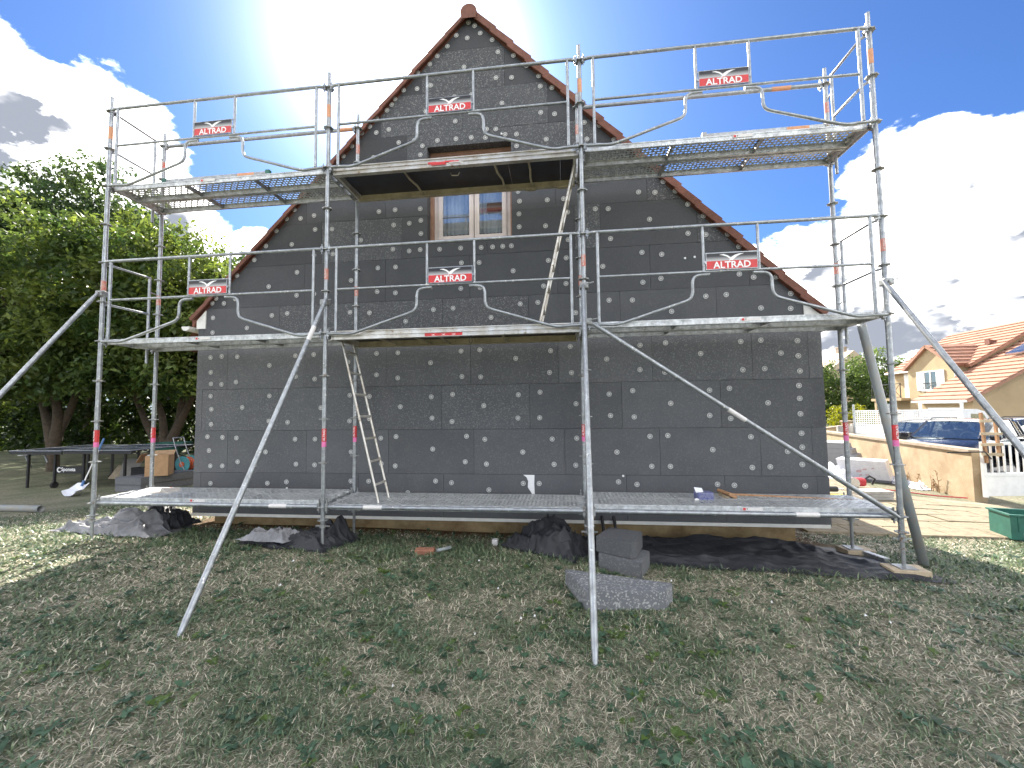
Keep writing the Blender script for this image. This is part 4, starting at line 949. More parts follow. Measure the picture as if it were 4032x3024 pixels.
def barrow():
    g = g0(-5.6, 6.4); e = empty('wheelbarrow', (-5.6, 6.4, g), 'green wheelbarrow parked behind the dark table', 'wheelbarrow')
    T = Matrix.Translation((-5.6, 6.4, g)) @ Matrix.Rotation(R(20), 4, 'Z')
    b = MB(T); top = [(-.42, -.32), (.50, -.28), (.50, .28), (-.42, .32)]; bot = [(-.22, -.2), (.18, -.2), (.18, .2), (-.22, .2)]
    b.add([(x, y, .78) for x, y in top]+[(x, y, .42) for x, y in bot]+[(x*.97, y*.97, .78) for x, y in top]+[(x*.95, y*.95, .44) for x, y in bot], [(i, (i+1) % 4, (i+1) % 4+4, i+4) for i in range(4)]+[(4, 5, 6, 7)]+[(8+i, 8+(i+1) % 4, 12+(i+1) % 4, 12+i) for i in range(4)]+[(12, 13, 14, 15)]+[(i, (i+1) % 4, 8+(i+1) % 4, 8+i) for i in range(4)]); b.build('tray', M['green_plastic'], e)
    f = MB(T)
    for s in (-1, 1): f.tube([(.72, s*.06, .2), (.2, s*.2, .40), (-.5, s*.26, .46), (-1.0, s*.28, .68)], .016, 8); f.tube([(-.3, s*.22, .44), (-.42, s*.24, .01), (-.2, s*.22, .01)], .014, 8)
    f.build('frame', M['black_metal'], e); MB(T).tube([(.72, -.04, .2), (.72, .04, .2)], .2, 20).build('wheel', M['rubber'], e)
barrow()
g = g0(-4.3, 4.4)
MB().bevbox((-4.3, 4.2, g), (-3.75, 4.6, g+.36), .01).build('storage_crate', M['black_metal'], None, 'black storage crate under the dark table', 'crate')
MB().bevbox((-4.95, 4.55, g), (-4.50, 4.58, g+.52), .006, rot=(-.25, 0, .1)).build('leaning_board', M['concrete'], None, 'pale board propped up under the dark table', 'board')
MB().bevbox((-5.35, 4.65, g), (-4.98, 4.68, g+.36), .006, rot=(-.6, 0, -.2)).build('leaning_board', M['wood'], None, 'tilted timber board left of the pale board under the table', 'board')

# ------------------------------------------------------------------ trees and hedges
def leaves(centers, radii, counts, size, cols, seed, flat=.45, parent=None, name='crown', droop=.0):
    r = np.random.default_rng(seed)
    C_ = np.repeat(np.asarray(centers, float), counts, 0); Rr = np.repeat(np.asarray(radii, float), counts, 0); n = len(C_)
    d = r.normal(size=(n, 3)); d /= np.linalg.norm(d, axis=1, keepdims=True)
    P = C_+d*(Rr*(r.random((n, 1))**.45))
    nr = r.normal(size=(n, 3))*(1-flat)+np.array([0, 0, 1])*flat+d*.25; nr /= np.linalg.norm(nr, axis=1, keepdims=True)
    t = r.normal(size=(n, 3))+d*.6-np.array([0, 0, droop]); t -= nr*(t*nr).sum(1, keepdims=True); t /= np.linalg.norm(t, axis=1, keepdims=True)
    w = np.cross(nr, t); s = size*r.uniform(.6, 1.25, (n, 1))
    v = np.stack([P-t*s*.5, P+w*s*.24+nr*s*.06, P+t*s*.55-nr*s*.12, P-w*s*.24+nr*s*.06], 1).reshape(-1, 3)
    f = np.arange(4*n).reshape(n, 4)
    me = bpy.data.meshes.new(name); me.vertices.add(4*n); me.vertices.foreach_set('co', (v-v.mean(0)).astype(np.float32).ravel())
    me.loops.add(4*n); me.loops.foreach_set('vertex_index', f.ravel().astype(np.int32)); me.polygons.add(n); me.polygons.foreach_set('loop_start', (np.arange(n)*4).astype(np.int32)); me.polygons.foreach_set('loop_total', np.full(n, 4, np.int32)); me.update()
    cl = np.repeat(np.asarray(cols, float), counts, 0)*r.uniform(.7, 1.3, (n, 1))
    at = me.color_attributes.new('Col', 'FLOAT_COLOR', 'POINT'); at.data.foreach_set('color', np.repeat(np.concatenate([cl, np.ones((n, 1))], 1), 4, 0).astype(np.float32).ravel())
    me.materials.append(M['leaf']); me.validate()
    o = bpy.data.objects.new(name, me); COL.objects.link(o); put(o, parent, Vector(v.mean(0))); return o
def crown(blobs, nclump, per, clump_r, size, c0, c1, seed, parent, flat=.45, shell=.5, droop=0.):
    r = np.random.default_rng(seed); cs = []
    w = np.array([b[3]*b[4]*b[5] for b in blobs])**.67; w = w/w.sum()
    for b, k in zip(blobs, (w*nclump).astype(int)):
        d = r.normal(size=(k, 3)); d /= np.linalg.norm(d, axis=1, keepdims=True)
        rad = shell+(1-shell)*r.random((k, 1))**.6
        rad *= 1+.22*(r.random((k, 1))-.4)
        cs.append(np.array(b[:3])+d*rad*np.array(b[3:]))
    cs = np.concatenate(cs); k = len(cs)
    mixv = r.random((k, 1)); cols = np.array(c0)*(1-mixv)+np.array(c1)*mixv
    rr_ = clump_r*r.uniform(.6, 1.4, (k, 1))*np.array([1, 1, .75])
    cnt = (per*r.uniform(.5, 1.5, k)).astype(int)
    return leaves(cs, rr_, cnt, size, cols, seed+1, flat, parent, droop=droop)
def trunk(mb, p, pts, r0, r1): mb.tube(catmull([p]+pts, 4), r0, 10, 0, True, r1)
def tree(name, base, label, stems, blobs, nclump, per, cr, size, c0, c1, seed, group=None, cat='tree', flat=.45, shell=.5, droop=.3):
    e = empty(name, base, label, cat, group); b = MB(); B = Vector(base); rr = random.Random(seed)
    for st in stems:
        pts = [B+Vector(q) for q in st[1:]]; trunk(b, B+Vector(st[0]), pts, st_r(st), .03)
        for q in pts[len(pts)//2:]:
            for k in range(4):
                bl = rr.choice(blobs); tgt = Vector(bl[:3])+Vector((rr.uniform(-.6, .6)*bl[3], rr.uniform(-.6, .6)*bl[4], rr.uniform(-.3, .6)*bl[5]))
                if (tgt-q).length < 5: trunk(b, q, [q+(tgt-q)*.5+Vector((rr.uniform(-.15, .15), 0, .2)), tgt], .045, .012)
    b.build('trunk', M['bark'], e)
    crown(blobs, nclump, per, cr, size, c0, c1, seed, e, flat, shell, droop); return e
def st_r(st): return .15
gL = lambda x, y: g0(x, y)-.03
TG = 'trees of the left garden'
tree('broadleaf_tree', (-8.9, 6.0, gL(-8.9, 6)), 'leafy tree with forked trunk at the left edge, behind the table', [[(0, 0, 0), (.05, 0, .9), (.4, .1, 1.9), (.9, 0, 3.0), (1.3, 0, 4.4)], [(0, 0, .6), (-.25, 0, 1.4), (-.9, .2, 2.5), (-1.1, 0, 4.2)], [(.05, 0, .9), (.2, -.1, 1.8), (.0, -.3, 3.2), (-.2, -.2, 4.6)]],
     [(-8.2, 5.2, 4.5, 2.5, 2.3, 2.3), (-10.6, 5.6, 4.3, 2.6, 2.4, 2.6), (-9.4, 5.0, 3.0, 2.4, 1.8, 1.3), (-12.5, 6, 4.0, 2.4, 2.2, 2.8), (-8.6, 4.9, 2.2, 2.6, 1.5, .7)], 620, 62, .50, .17, (0.050, 0.087, 0.028), (0.149, 0.192, 0.051), 11, TG)
tree('broadleaf_tree', (-6.3, 6.9, gL(-6.3, 7)), 'spreading leafy tree beside the gable, trunk splitting low into stems', [[(0, 0, 0), (.0, 0, .7), (-.2, .1, 1.6), (-.6, 0, 2.8), (-.8, 0, 4.2)], [(.1, 0, .5), (.5, 0, 1.3), (1.1, -.1, 2.3), (1.7, -.2, 3.4)], [(.1, .1, .2), (-.5, .1, 1.0), (-.9, 0, 1.9), (-1.5, .1, 2.8)], [(.15, 0, .6), (.45, .1, 1.6), (.5, 0, 3.0), (.6, 0, 4.3)]],
     [(-5.2, 6.2, 4.1, 1.7, 1.8, 2.2), (-6.7, 5.8, 4.9, 1.8, 1.8, 1.9), (-4.7, 6.6, 2.8, 1.4, 1.4, 1.1), (-6.6, 5.8, 2.9, 1.8, 1.6, 1.2), (-4.9, 7.0, 4.0, 1.1, 1.3, 1.4), (-5.2, 5.8, 2.15, 1.7, 1.3, .6)], 700, 64, .46, .165, (0.050, 0.092, 0.028), (0.158, 0.205, 0.053), 23, TG)
tree('broadleaf_tree', (-14.5, 11.2, gL(-14.5, 11)), 'tall darker tree rising behind the left garden trees', [[(0, 0, 0), (.1, 0, 3), (.3, 0, 6), (.5, 0, 9)]],
     [(-13.9, 10.5, 8.9, 2.7, 2.5, 2.5), (-15.4, 10.2, 8.0, 2.6, 2.4, 2.2), (-17.4, 10.0, 8.0, 2.2, 2.2, 2.2), (-12.6, 10.6, 7.6, 2.6, 2.3, 2.2), (-14.5, 10.6, 5.8, 3.8, 2.5, 2.5)], 760, 62, .62, .23, (0.035, 0.066, 0.030), (0.086, 0.123, 0.043), 37, TG)
tree('broadleaf_tree', (-6.6, 10.6, gL(-6.6, 10.6)), 'tree added behind the two garden trees to shade the table', [[(0, 0, 0), (.1, 0, 2), (.2, 0, 4)], [(0, 0, .8), (-.9, 0, 2.2), (-2, 0, 3.6)]],  # extra crown, put in to keep sun off the ground round the table
     [(-6.5, 10.2, 5.0, 3.0, 2.0, 2.0), (-9.6, 10.5, 4.9, 2.8, 2.0, 2.2), (-4.6, 11.0, 3.7, 2.0, 1.6, 1.3)], 520, 60, .62, .22, (.030, .06, .018), (.09, .14, .03), 83, TG)
def hedge(label, x0, x1, y, z0, z1, seed, n, c0, c1, size=.15):
    e = empty('hedge', ((x0+x1)/2, y, z0), label, 'hedge'); r = np.random.default_rng(seed)
    cs = np.stack([r.uniform(x0, x1, n), y+r.normal(0, .45, n), z0+(z1-z0)*r.random(n)**.9*(.85+.2*fbm(r.uniform(x0, x1, n)*.6, np.zeros(n)+seed, 2))], 1)
    m = r.random((n, 1)); leaves(cs, np.full((n, 3), .5), np.full(n, 55), size, np.array(c0)*(1-m)+np.array(c1)*m, seed, .3, e, 'foliage')
    b = MB()
    for i in range(int((x1-x0)/1.1)):
        x = x0+.5+i*1.1; b.tube([(x, y, z0-.1), (x+.1, y+.05, (z0+z1)/2), (x, y, z1-.4)], .04, 7, 0, True, .015)
    b.build('stems', M['bark'], e)
hedge('dark hedge closing the left garden behind the tree trunks', -26, -1.2, 11.6, -.5, 3.4, 51, 1000, (.018, .036, .012), (.060, .090, .022), .24)
# grey, tan and green trees across the road
RG = 'trees across the road'
tree('street_tree', (31, 36.6, -1.4), 'bushy green tree beyond the road, beside the gable corner', [[(0, 0, 0), (0, 0, 1.5), (.2, 0, 3.2)]], [(31, 36.6, 3.0, 2.3, 2.0, 2.2), (29.6, 36.9, 2.2, 1.8, 1.6, 2.0), (32.2, 37, 2.2, 1.8, 1.6, 2.0), (31, 36.6, .6, 2.8, 1.6, 1.5)], 300, 36, .55, .26, (.045, .080, .022), (.085, .130, .040), 61, RG)
tree('street_tree', (35.2, 38.4, -1.4), 'taller green tree left of the orange-roofed house', [[(0, 0, 0), (0, 0, 1.8), (.2, 0, 4)]], [(35.2, 38.4, 4.2, 2.2, 2.0, 2.1), (36.6, 38.6, 3.4, 1.7, 1.6, 1.7), (34.6, 38.4, 2.4, 2.4, 1.6, 2.0), (35.5, 38.4, .8, 2.6, 1.6, 1.6)], 300, 36, .55, .26, (.050, .090, .024), (.105, .155, .045), 67, RG)
tree('shrub', (26.2, 28.2, -1.2), 'round yellow-green shrub behind the concrete fence', [[(0, 0, 0), (.1, 0, .6), (.1, 0, 1.2)]], [(26.2, 28.2, .1, 1.5, 1.2, 1.1)], 60, 42, .35, .16, (.16, .18, .02), (.22, .24, .035), 71, RG, 'shrub')

# ------------------------------------------------------------------ the right-hand side: wall, gate, materials
def road():
    X = np.linspace(15.6, 60, 30); Y = np.linspace(-30, 70, 50); b = MB()
    vs = [(x+.04*(y if y > 0 else 0), y, g0(x, y)+.012) for y in Y for x in X]
    b.add(vs, [(r*30+k, r*30+k+1, (r+1)*30+k+1, (r+1)*30+k) for r in range(49) for k in range(29)], 0, True)
    b.build('road', mat('asphalt', (.06, .06, .06), .9, 0, .12, 3, .2, 40), kind='structure')
road()
def wall_run(p, q, h, t, name, m, mc, label, cat, over=.04, hc=.06):
    p = Vector((*p, 0)); q = Vector((*q, 0)); d = (q-p).normalized(); nrm = Vector((-d.y, d.x, 0)); n = 8
    e = empty(name, ((p.x+q.x)/2, (p.y+q.y)/2, g0(p.x, p.y)), label, cat)
    b = MB(); c = MB()
    for mb, z0f, z1, tt in ((b, lambda x, y: g0(x, y)-.3, 0, t/2), (c, None, hc, t/2+over)):
        for i in range(1):
            vs = []
            for P in (p, q):
                top = h
                lo = z0f(P.x, P.y) if z0f else top+.0005
                for s, z in ((-1, lo), (1, lo), (1, top+z1), (-1, top+z1)): vs.append(P+nrm*s*tt+Vector((0, 0, z)))
            mb.add(vs, [(0, 1, 2, 3), (7, 6, 5, 4), (0, 4, 5, 1), (1, 5, 6, 2), (2, 6, 7, 3), (3, 7, 4, 0)])
    b.build('wall_face', m, e); c.build('coping', mc, e); return e
wall_run((13.62, 4.5), (14.9, 11.6), .15, .20, 'garden_wall', M['soil_wall'], M['coping'], 'low beige rendered garden wall with stone coping by the path', 'wall')
def dry_weeds():
    b = MB(); r = random.Random(5)
    for k in range(16):
        t = r.uniform(.12, .6); x, y = 13.62+1.28*t-.16, 4.5+7.1*t; z = g0(x, y); h = r.uniform(.2, .55); lx = r.uniform(-.25, .25)
        b.tube([(x, y, z), (x+lx*.4, y, z+h*.6), (x+lx, y+r.uniform(-.1, .1), z+h)], .007, 5, 0, True, .003)
        for j in range(6):
            s = r.uniform(.3, 1); b.tube([(x+lx*s, y, z+h*s), (x+lx*s+r.uniform(-.07, .07), y+r.uniform(-.05, .05), z+h*s+r.uniform(.0, .06))], .009, 4, 0, True, .002)
    b.build('dry_weeds', M['rust_weed'], None, 'dry brown weeds along the foot of the garden wall', 'weeds', kind='stuff')
dry_weeds()
def gate():
    e = empty('gate', (13.55, 4.36, -.7), 'white metal driveway gate with bars above a solid panel', 'gate')
    p = Vector((13.55, 4.36, 0)); d = Vector((.99, .13, 0)).normalized(); L = 2.6; zb, zt = -.66, .36
    def bar(a, b, z0, z1, t, name):
        m = MB(); A = p+d*a; B = p+d*b; n = Vector((-d.y, d.x, 0))*t
        m.add([A-n+Vector((0, 0, z0)), B-n+Vector((0, 0, z0)), B+n+Vector((0, 0, z0)), A+n+Vector((0, 0, z0)), A-n+Vector((0, 0, z1)), B-n+Vector((0, 0, z1)), B+n+Vector((0, 0, z1)), A+n+Vector((0, 0, z1))], [(0, 3, 2, 1), (4, 5, 6, 7), (0, 1, 5, 4), (1, 2, 6, 5), (2, 3, 7, 6), (3, 0, 4, 7)]); m.build(name, M['paint_white'], e)
    bar(0, .06, zb, zt+.01, .025, 'stile'); bar(L-.06, L, zb, zt+.01, .025, 'stile'); bar(.061, L-.061, zt-.05, zt, .022, 'top_rail'); bar(.061, L-.061, -.27, -.21, .022, 'middle_rail'); bar(.061, L-.061, zb+.02, -.271, .012, 'panel')
    k = .17
    while k < L-.1: bar(k, k+.028, -.2095, zt-.0505, .012, 'bar'); k += .125
gate()
def frame_stand():
    e = empty('timber_frame', (13.6, 4.62, .1), 'small timber batten frame standing beside the gate post', 'timber frame')
    for x in (13.56, 13.78): MB().box((x, 4.30, -.02 if x < 13.6 else .1), (x+.04, 4.34, .92), rot=(0, -.04, 0)).build('batten', M['handle'], e)
    for z in (.74, .50, .30, .12): MB().box((13.50, 4.275, z), (13.86, 4.298, z+.05), rot=(0, random.uniform(-.06, .06), 0)).build('cross_piece', M['wood'], e)
frame_stand()
MB().tube([(13.05, 4.45, .16), (13.55, 4.28, .19), (13.62, 4.25, .06)], .012, 8).build('metal_bar', M['black_metal'], None, 'dark metal bar sticking out beside the timber frame', 'bar')
def crate():
    z = g0(11.4, 1.6)+.01; T = Matrix.Translation((11.80, 1.80, z)) @ Matrix.Rotation(R(-14), 4, 'Z'); e = empty('plastic_crate', (11.80, 1.80, z), 'green plastic crate with white label at the right edge', 'crate')
    b = MB(T); w, d, h, t = .28, .2, .31, .012
    b.box((-w+.02, -d+.02, 0), (w-.02, d-.02, t))
    for (lo, hi) in (((-w, -d, t), (w, -d+t, h)), ((-w, d-t, t), (w, d, h)), ((-w, -d+t, t), (-w+t, d-t, h)), ((w-t, -d+t, t), (w, d-t, h))): b.box(lo, hi)
    b.build('tub', M['green_plastic'], e)
    r = MB(T); r.box((-w-.02, -d-.02, h), (w+.02, -d+.016, h+.02)); r.box((-w-.02, d-.016, h), (w+.02, d+.02, h+.02)); r.box((-w-.02, -d+.016, h), (-w+.016, d-.016, h+.02)); r.box((w-.016, -d+.016, h), (w+.02, d-.016, h+.02)); r.build('rim', M['green_plastic'], e)
    l = MB(T); l.box((-.16, -d-.003, .05), (.04, -d-.0005, .10)); l.build('paper_label', M['sticker'], e)
    for k in (-.2, .0, .2): MB(T).box((k-.008, -d-.006, .11), (k+.008, -d-.0005, h-.01)).build('rib', M['green_plastic'], e)
crate()
def packs():
    z = g0(13, 6.6)
    a, b = Vector((12.66, 6.95)), Vector((13.36, 6.33)); d = (b-a).normalized(); n = Vector((-d.y, d.x))
    def P(base, L, D, h, label, m, c, name='wrapped_pack', lean=0., z0=z):
        vs = []
        for zz, o in ((0, 0), (h, lean)):
            for s, t in ((0, 0), (L, 0), (L, D), (0, D)): q = base+d*(s+o)+n*t; vs.append((q.x, q.y, z0+zz))
        mb = MB(); mb.add(vs, [(0, 1, 2, 3), (4, 5, 6, 7), (0, 1, 5, 4), (1, 2, 6, 5), (2, 3, 7, 6), (3, 0, 4, 7)]); return mb
    e = empty('wrapped_pack', (13, 6.6, z), 'pack of insulation in white film, front one beside the path', 'insulation pack', 'insulation packs by the wall')
    P(a, .93, .6, .06, '', None, None).build('pallet_layer', M['eps'], e).color = (2.4, .2, 0, 1)
    P(a+Vector((0, 0)), .93, .6, .44, '', None, None, lean=-.10, z0=z+.061).build('film_wrap', M['film'], e)
    pr_ = MB()
    for (s, zz, w, h) in ((.33, .20, .1, .07), (.45, .26, .08, .05), (.38, .12, .06, .05), (.62, .30, .05, .04), (.5, .14, .07, .04)):
        q = a+d*(s-.03)-n*.004; q2 = q+d*w; pr_.add([(q.x, q.y, z+zz), (q2.x, q2.y, z+zz+.02), (q2.x, q2.y, z+zz+h), (q.x, q.y, z+zz+h-.015)], [(0, 1, 2, 3)])
    pr_.build('printed_mark', mat('pale_red_print', (.62, .42, .44), .5), e)
    e2 = empty('insulation_pack', (13.0, 8.0, z), 'blue-grey stack of insulation boards behind the white pack', 'insulation pack', 'insulation packs by the wall')
    a2 = Vector((12.75, 8.55))
    for k in range(5):
        o = P(a2+d*(-.2-.03*k), 1.55-.08*k, .7, .135, '', None, None, lean=-.03, z0=z+.14*k+.09).build('insulation_board', M['eps'], e2); o.color = (3.6, .15, 0, 1)
    P(a2+d*(-.37), 1.2, .72, .03, '', None, None, z0=z+.795).build('film_cap', M['film'], e2)
    P(a2+d*.1, 1.2, .6, .088, '', None, None, z0=z).build('pallet', M['wood'], e2)
packs()
sheetF = sheet('plastic_film', [(12.2, 6.3), (12.65, 6.35), (12.9, 7.9), (12.3, 7.6)], .14, 44, M['film'], 'heap of white plastic film beside the wrapped pack', 'white plastic films', 34, .02, .06, 3, [(.5, .5, .3, .14)]); sheetF['category'] = 'plastic film'
sheetG = sheet('plastic_film', [(13.35, 5.55), (13.75, 5.7), (13.95, 7.3), (13.45, 7.2)], .10, 47, M['film'], 'strip of white plastic film along the foot of the garden wall', 'white plastic films', 34, .01, .06, 3); sheetG['category'] = 'plastic film'
z = g0(11.4, 4.0)+.034
for k in range(3): MB().bevbox((11.2+.02*k, 3.95, z+.052*k), (11.72+.01*k, 4.28, z+.05+.052*k), .006, rot=(0, 0, .05*k)).build('spare_slab', M['concrete'], None, ('bottom', 'middle', 'top')[k]+' grey slab of the small pile on the path', 'slab', 'slabs piled on the path')
def tools():
    z = g0(12.0, 5.3)+.02; e = empty('power_saw', (12.0, 5.3, z), 'red power tool lying at the edge of the path', 'power tool')
    MB().bevbox((11.85, 5.22, z+.05), (12.12, 5.38, z+.22), .04).build('motor', mat('red_tool', (.5, .03, .04), .4), e); MB().tube([(12.1, 5.3, z+.18), (12.22, 5.3, z+.26), (12.32, 5.3, z+.2), (12.26, 5.3, z+.08)], .022, 8).build('handle', M['black_metal'], e); MB().tube([(11.84, 5.19, z+.12), (11.84, 5.21, z+.12)], .12, 18).build('blade', M['chrome'], e)
    b = MB(); b.tube(catmull([(12.3, 5.3, z), (12.6, 5.0, z), (12.9, 4.6, z), (13.3, 4.4, z)], 5), .012, 6); b.build('cable', mat('red_cable', (.42, .04, .05), .5), None, 'red cable running from the power tool along the path', 'cable')
    z = g0(10.6, 4)+.035; b = MB(); b.bevbox((10.1, 3.95, z), (10.9, 4.0, z+.09), .005, rot=(0, 0, -.1)); b.build('spirit_level', M['yellow'], None, 'yellow spirit level lying on the path', 'spirit level')
    e = empty('drill', (10.75, 4.15, z), 'dark cordless drill beside the yellow spirit level', 'drill'); MB().bevbox((10.62, 4.1, z+.1), (10.9, 4.18, z+.2), .03).build('body', M['black_metal'], e); MB().bevbox((10.64, 4.11, z), (10.72, 4.17, z+.11), .015).build('handle', M['yellow'], e); MB().tube([(10.9, 4.14, z+.15), (11.0, 4.14, z+.15)], .02, 10, 0, True, .01).build('chuck', M['chrome'], e)
tools()

# ------------------------------------------------------------------ vehicles beyond the wall
CF = Vector((-.118, .993, 0)); CR = Vector((.993, .118, 0)); CO = Vector((5.7355, -4.584, 0))
def dl(lat, dep, z=0.): v = CO+CF*dep+CR*lat; return Vector((v.x, v.y, z))       # metres to the right of and in front of the photographer
def car(pos, head, paint, label, H=1.46, L=4.5, rails=True):
    W = .88; T = Matrix.Translation(pos) @ Matrix.Rotation(head, 4, 'Z'); e = empty('parked_car', pos, label, 'car', 'cars parked beyond the garden wall')
    k = H/1.46; h = L/4.5
    def loft(st, mats, name):     # stations: x, then (half width, z) pairs from sill to top
        b = MB(T); n = len(st[0][1]); vs = []
        for x, pr_ in st:
            vs += [(x*h, -w, z*k) for w, z in pr_]+[(x*h, w, z*k) for w, z in reversed(pr_)]
        m = 2*n; fs = []
        for i in range(len(st)-1):
            for j in range(m): fs.append((i*m+j, i*m+(j+1) % m, (i+1)*m+(j+1) % m, (i+1)*m+j))
        b.add(vs, fs, 0, True); b.add(vs[:m], [tuple(range(m))]); b.add(vs[-m:], [tuple(range(m))]); return b.build(name, mats, e)
    loft([(-2.25, [(.60, .35), (.72, .55), (.74, .80), (.66, .93)]), (-2.1, [(.74, .24), (.84, .5), (.84, .85), (.74, .98)]), (-1.3, [(.80, .20), (.89, .5), (.88, .88), (.80, .97)]), (0, [(.80, .19), (.90, .5), (.89, .88), (.80, .95)]), (1.0, [(.80, .20), (.89, .5), (.88, .86), (.76, .96)]), (1.75, [(.76, .22), (.87, .5), (.84, .76), (.66, .86)]), (2.15, [(.66, .26), (.78, .48), (.72, .66), (.5, .74)]), (2.28, [(.5, .32), (.62, .46), (.58, .58), (.4, .63)])], paint, 'body')
    # roof and pillars
    b = MB(T)
    roof = [(-1.95, .60), (-1.6, .64), (-.6, .66), (.15, .64), (.42, .60)]; zr = [1.36, 1.43, 1.46, 1.445, 1.40]
    vs = []
    for (x, w), z in zip(roof, zr): vs += [(x*h, -w, (z-.03)*k), (x*h, -w*.75, z*k), (x*h, 0, (z+.012)*k), (x*h, w*.75, z*k), (x*h, w, (z-.03)*k)]
    b.add(vs, [(i*5+j, i*5+j+1, (i+1)*5+j+1, (i+1)*5+j) for i in range(4) for j in range(4)], 0, True)
    for s in (-1, 1):
        for (xa, wa, za, xb, wb, zb, r) in ((1.15, .72, .95, .42, .60, 1.385, .035), (-.25, .80, .94, -.30, .655, 1.42, .03), (-1.35, .80, .95, -1.30, .645, 1.42, .03), (-2.12, .70, .96, -1.95, .60, 1.35, .05)): b.tube([(xa*h, s*wa, za*k), (xb*h, s*wb, zb*k)], r, 6)
    b.build('roof', paint, e)
    g = MB(T); g.add([(1.17*h, -.70, .955*k), (1.17*h, .70, .955*k), (.44*h, .58, 1.385*k), (.44*h, -.58, 1.385*k)], [(0, 1, 2, 3)]); g.build('windscreen', M['car_glass'], e)
    g = MB(T); g.add([(-2.13*h, -.66, .965*k), (-2.13*h, .66, .965*k), (-1.96*h, .57, 1.345*k), (-1.96*h, -.57, 1.345*k)], [(0, 1, 2, 3)]); g.build('rear_window', M['car_glass'], e)
    for s in (-1, 1):
        for q in ([(1.02, .775, .955), (-.22, .80, .95), (-.27, .665, 1.405), (.36, .615, 1.385)], [(-.29, .80, .95), (-1.33, .80, .955), (-1.28, .655, 1.405), (-.33, .665, 1.405)], [(-1.38, .80, .96), (-2.05, .72, .97), (-1.9, .62, 1.34), (-1.34, .65, 1.40)]):
            g = MB(T); g.add([(x*h, s*w, zz*k) for x, w, zz in q], [(0, 1, 2, 3)]); g.build('side_window', M['car_glass'], e)
        m = MB(T); m.bevbox((.82*h, s*.95-.09, .93*k), (1.0*h, s*.95+.09, 1.07*k), .03); m.build('mirror', paint, e)
        m = MB(T); m.add([(2.20*h, s*.40, .58*k), (2.0*h, s*.78, .60*k), (1.92*h, s*.80, .72*k), (2.16*h, s*.46, .68*k)], [(0, 1, 2, 3)]); m.build('headlight', M['lamp'], e)
        if rails: r = MB(T); r.tube([(-1.75*h, s*.60, 1.42*k), (-1.6*h, s*.60, 1.47*k), (.0, s*.60, 1.485*k), (.15*h, s*.60, 1.44*k)], .014, 6); r.build('roof_rail', M['black_metal'], e)
        for x in (1.38, -1.38):
            w = MB(T); w.tube([(x*h, s*.72, .32), (x*h, s*.90, .32)], .32, 22); wh = w.build('wheel', M['rubber'], e); w = MB(T); w.tube([(x*h, s*.895, .32), (x*h, s*.907, .32)], .21, 18); w.build('rim', M['chrome'], wh)
    i = MB(T); i.box((-2.0*h, -.68, .5*k), (.9*h, .68, .8*k)); i.bevbox((.75*h, -.70, .78*k), (1.1*h, .70, .93*k), .05)
    for x in (-.15, -1.2):
        for y in (-.36, .36): i.bevbox((x*h-.12, y-.24, .75*k), (x*h+.06, y+.24, 1.12*k), .05, rot=(0, -.15, 0)); i.bevbox((x*h-.14, y-.13, 1.13*k), (x*h-.04, y+.13, 1.28*k), .03)
    i.build('interior', M['seat'], e)
    sw = MB(T); sw.tube([Vector((.62*h, .36, .95*k))+Vector((.05*math.cos(t), .18*math.sin(t), .17*math.cos(t))) for t in np.linspace(0, 2*math.pi, 17)], .015, 6); sw.build('steering_wheel', M['seat'], e)
def paintm(n, c, r=.25):
    m = mat(n, c, r, .3, .03, 4); m.node_tree.nodes['Principled BSDF'].inputs['Coat Weight'].default_value = .6; return m
car_a = dl(13.4, 12.6); car_b = dl(14.1, 10.5); car_c = dl(19.8, 16.5); car_d = dl(19.2, 18.6)
def heading(lat, dep): v = CF*dep+CR*lat; return math.atan2(v.y, v.x)
car(Vector((car_a.x, car_a.y, -.86)), heading(-.9, -.44), paintm('navy_paint', (.022, .026, .040)), 'navy estate car facing the gate, nearest behind the garden wall', 1.50, 4.6)
car(Vector((car_b.x, car_b.y, -.97)), heading(-.72, -.69), paintm('grey_paint', (.10, .12, .15)), 'grey car with pale windscreen behind the white gate', 1.44, 4.3, False)
car(Vector((car_c.x, car_c.y, -1.05)), heading(-.95, .3), paintm('blue_grey_paint', (.09, .12, .19)), 'blue-grey car standing behind the brace at the right edge', 1.58, 4.4)
car(Vector((car_d.x, car_d.y, -1.12)), heading(.97, .2), paintm('black_paint', (.012, .012, .015)), 'black car farthest back, before the garage', 1.55, 4.5, False)
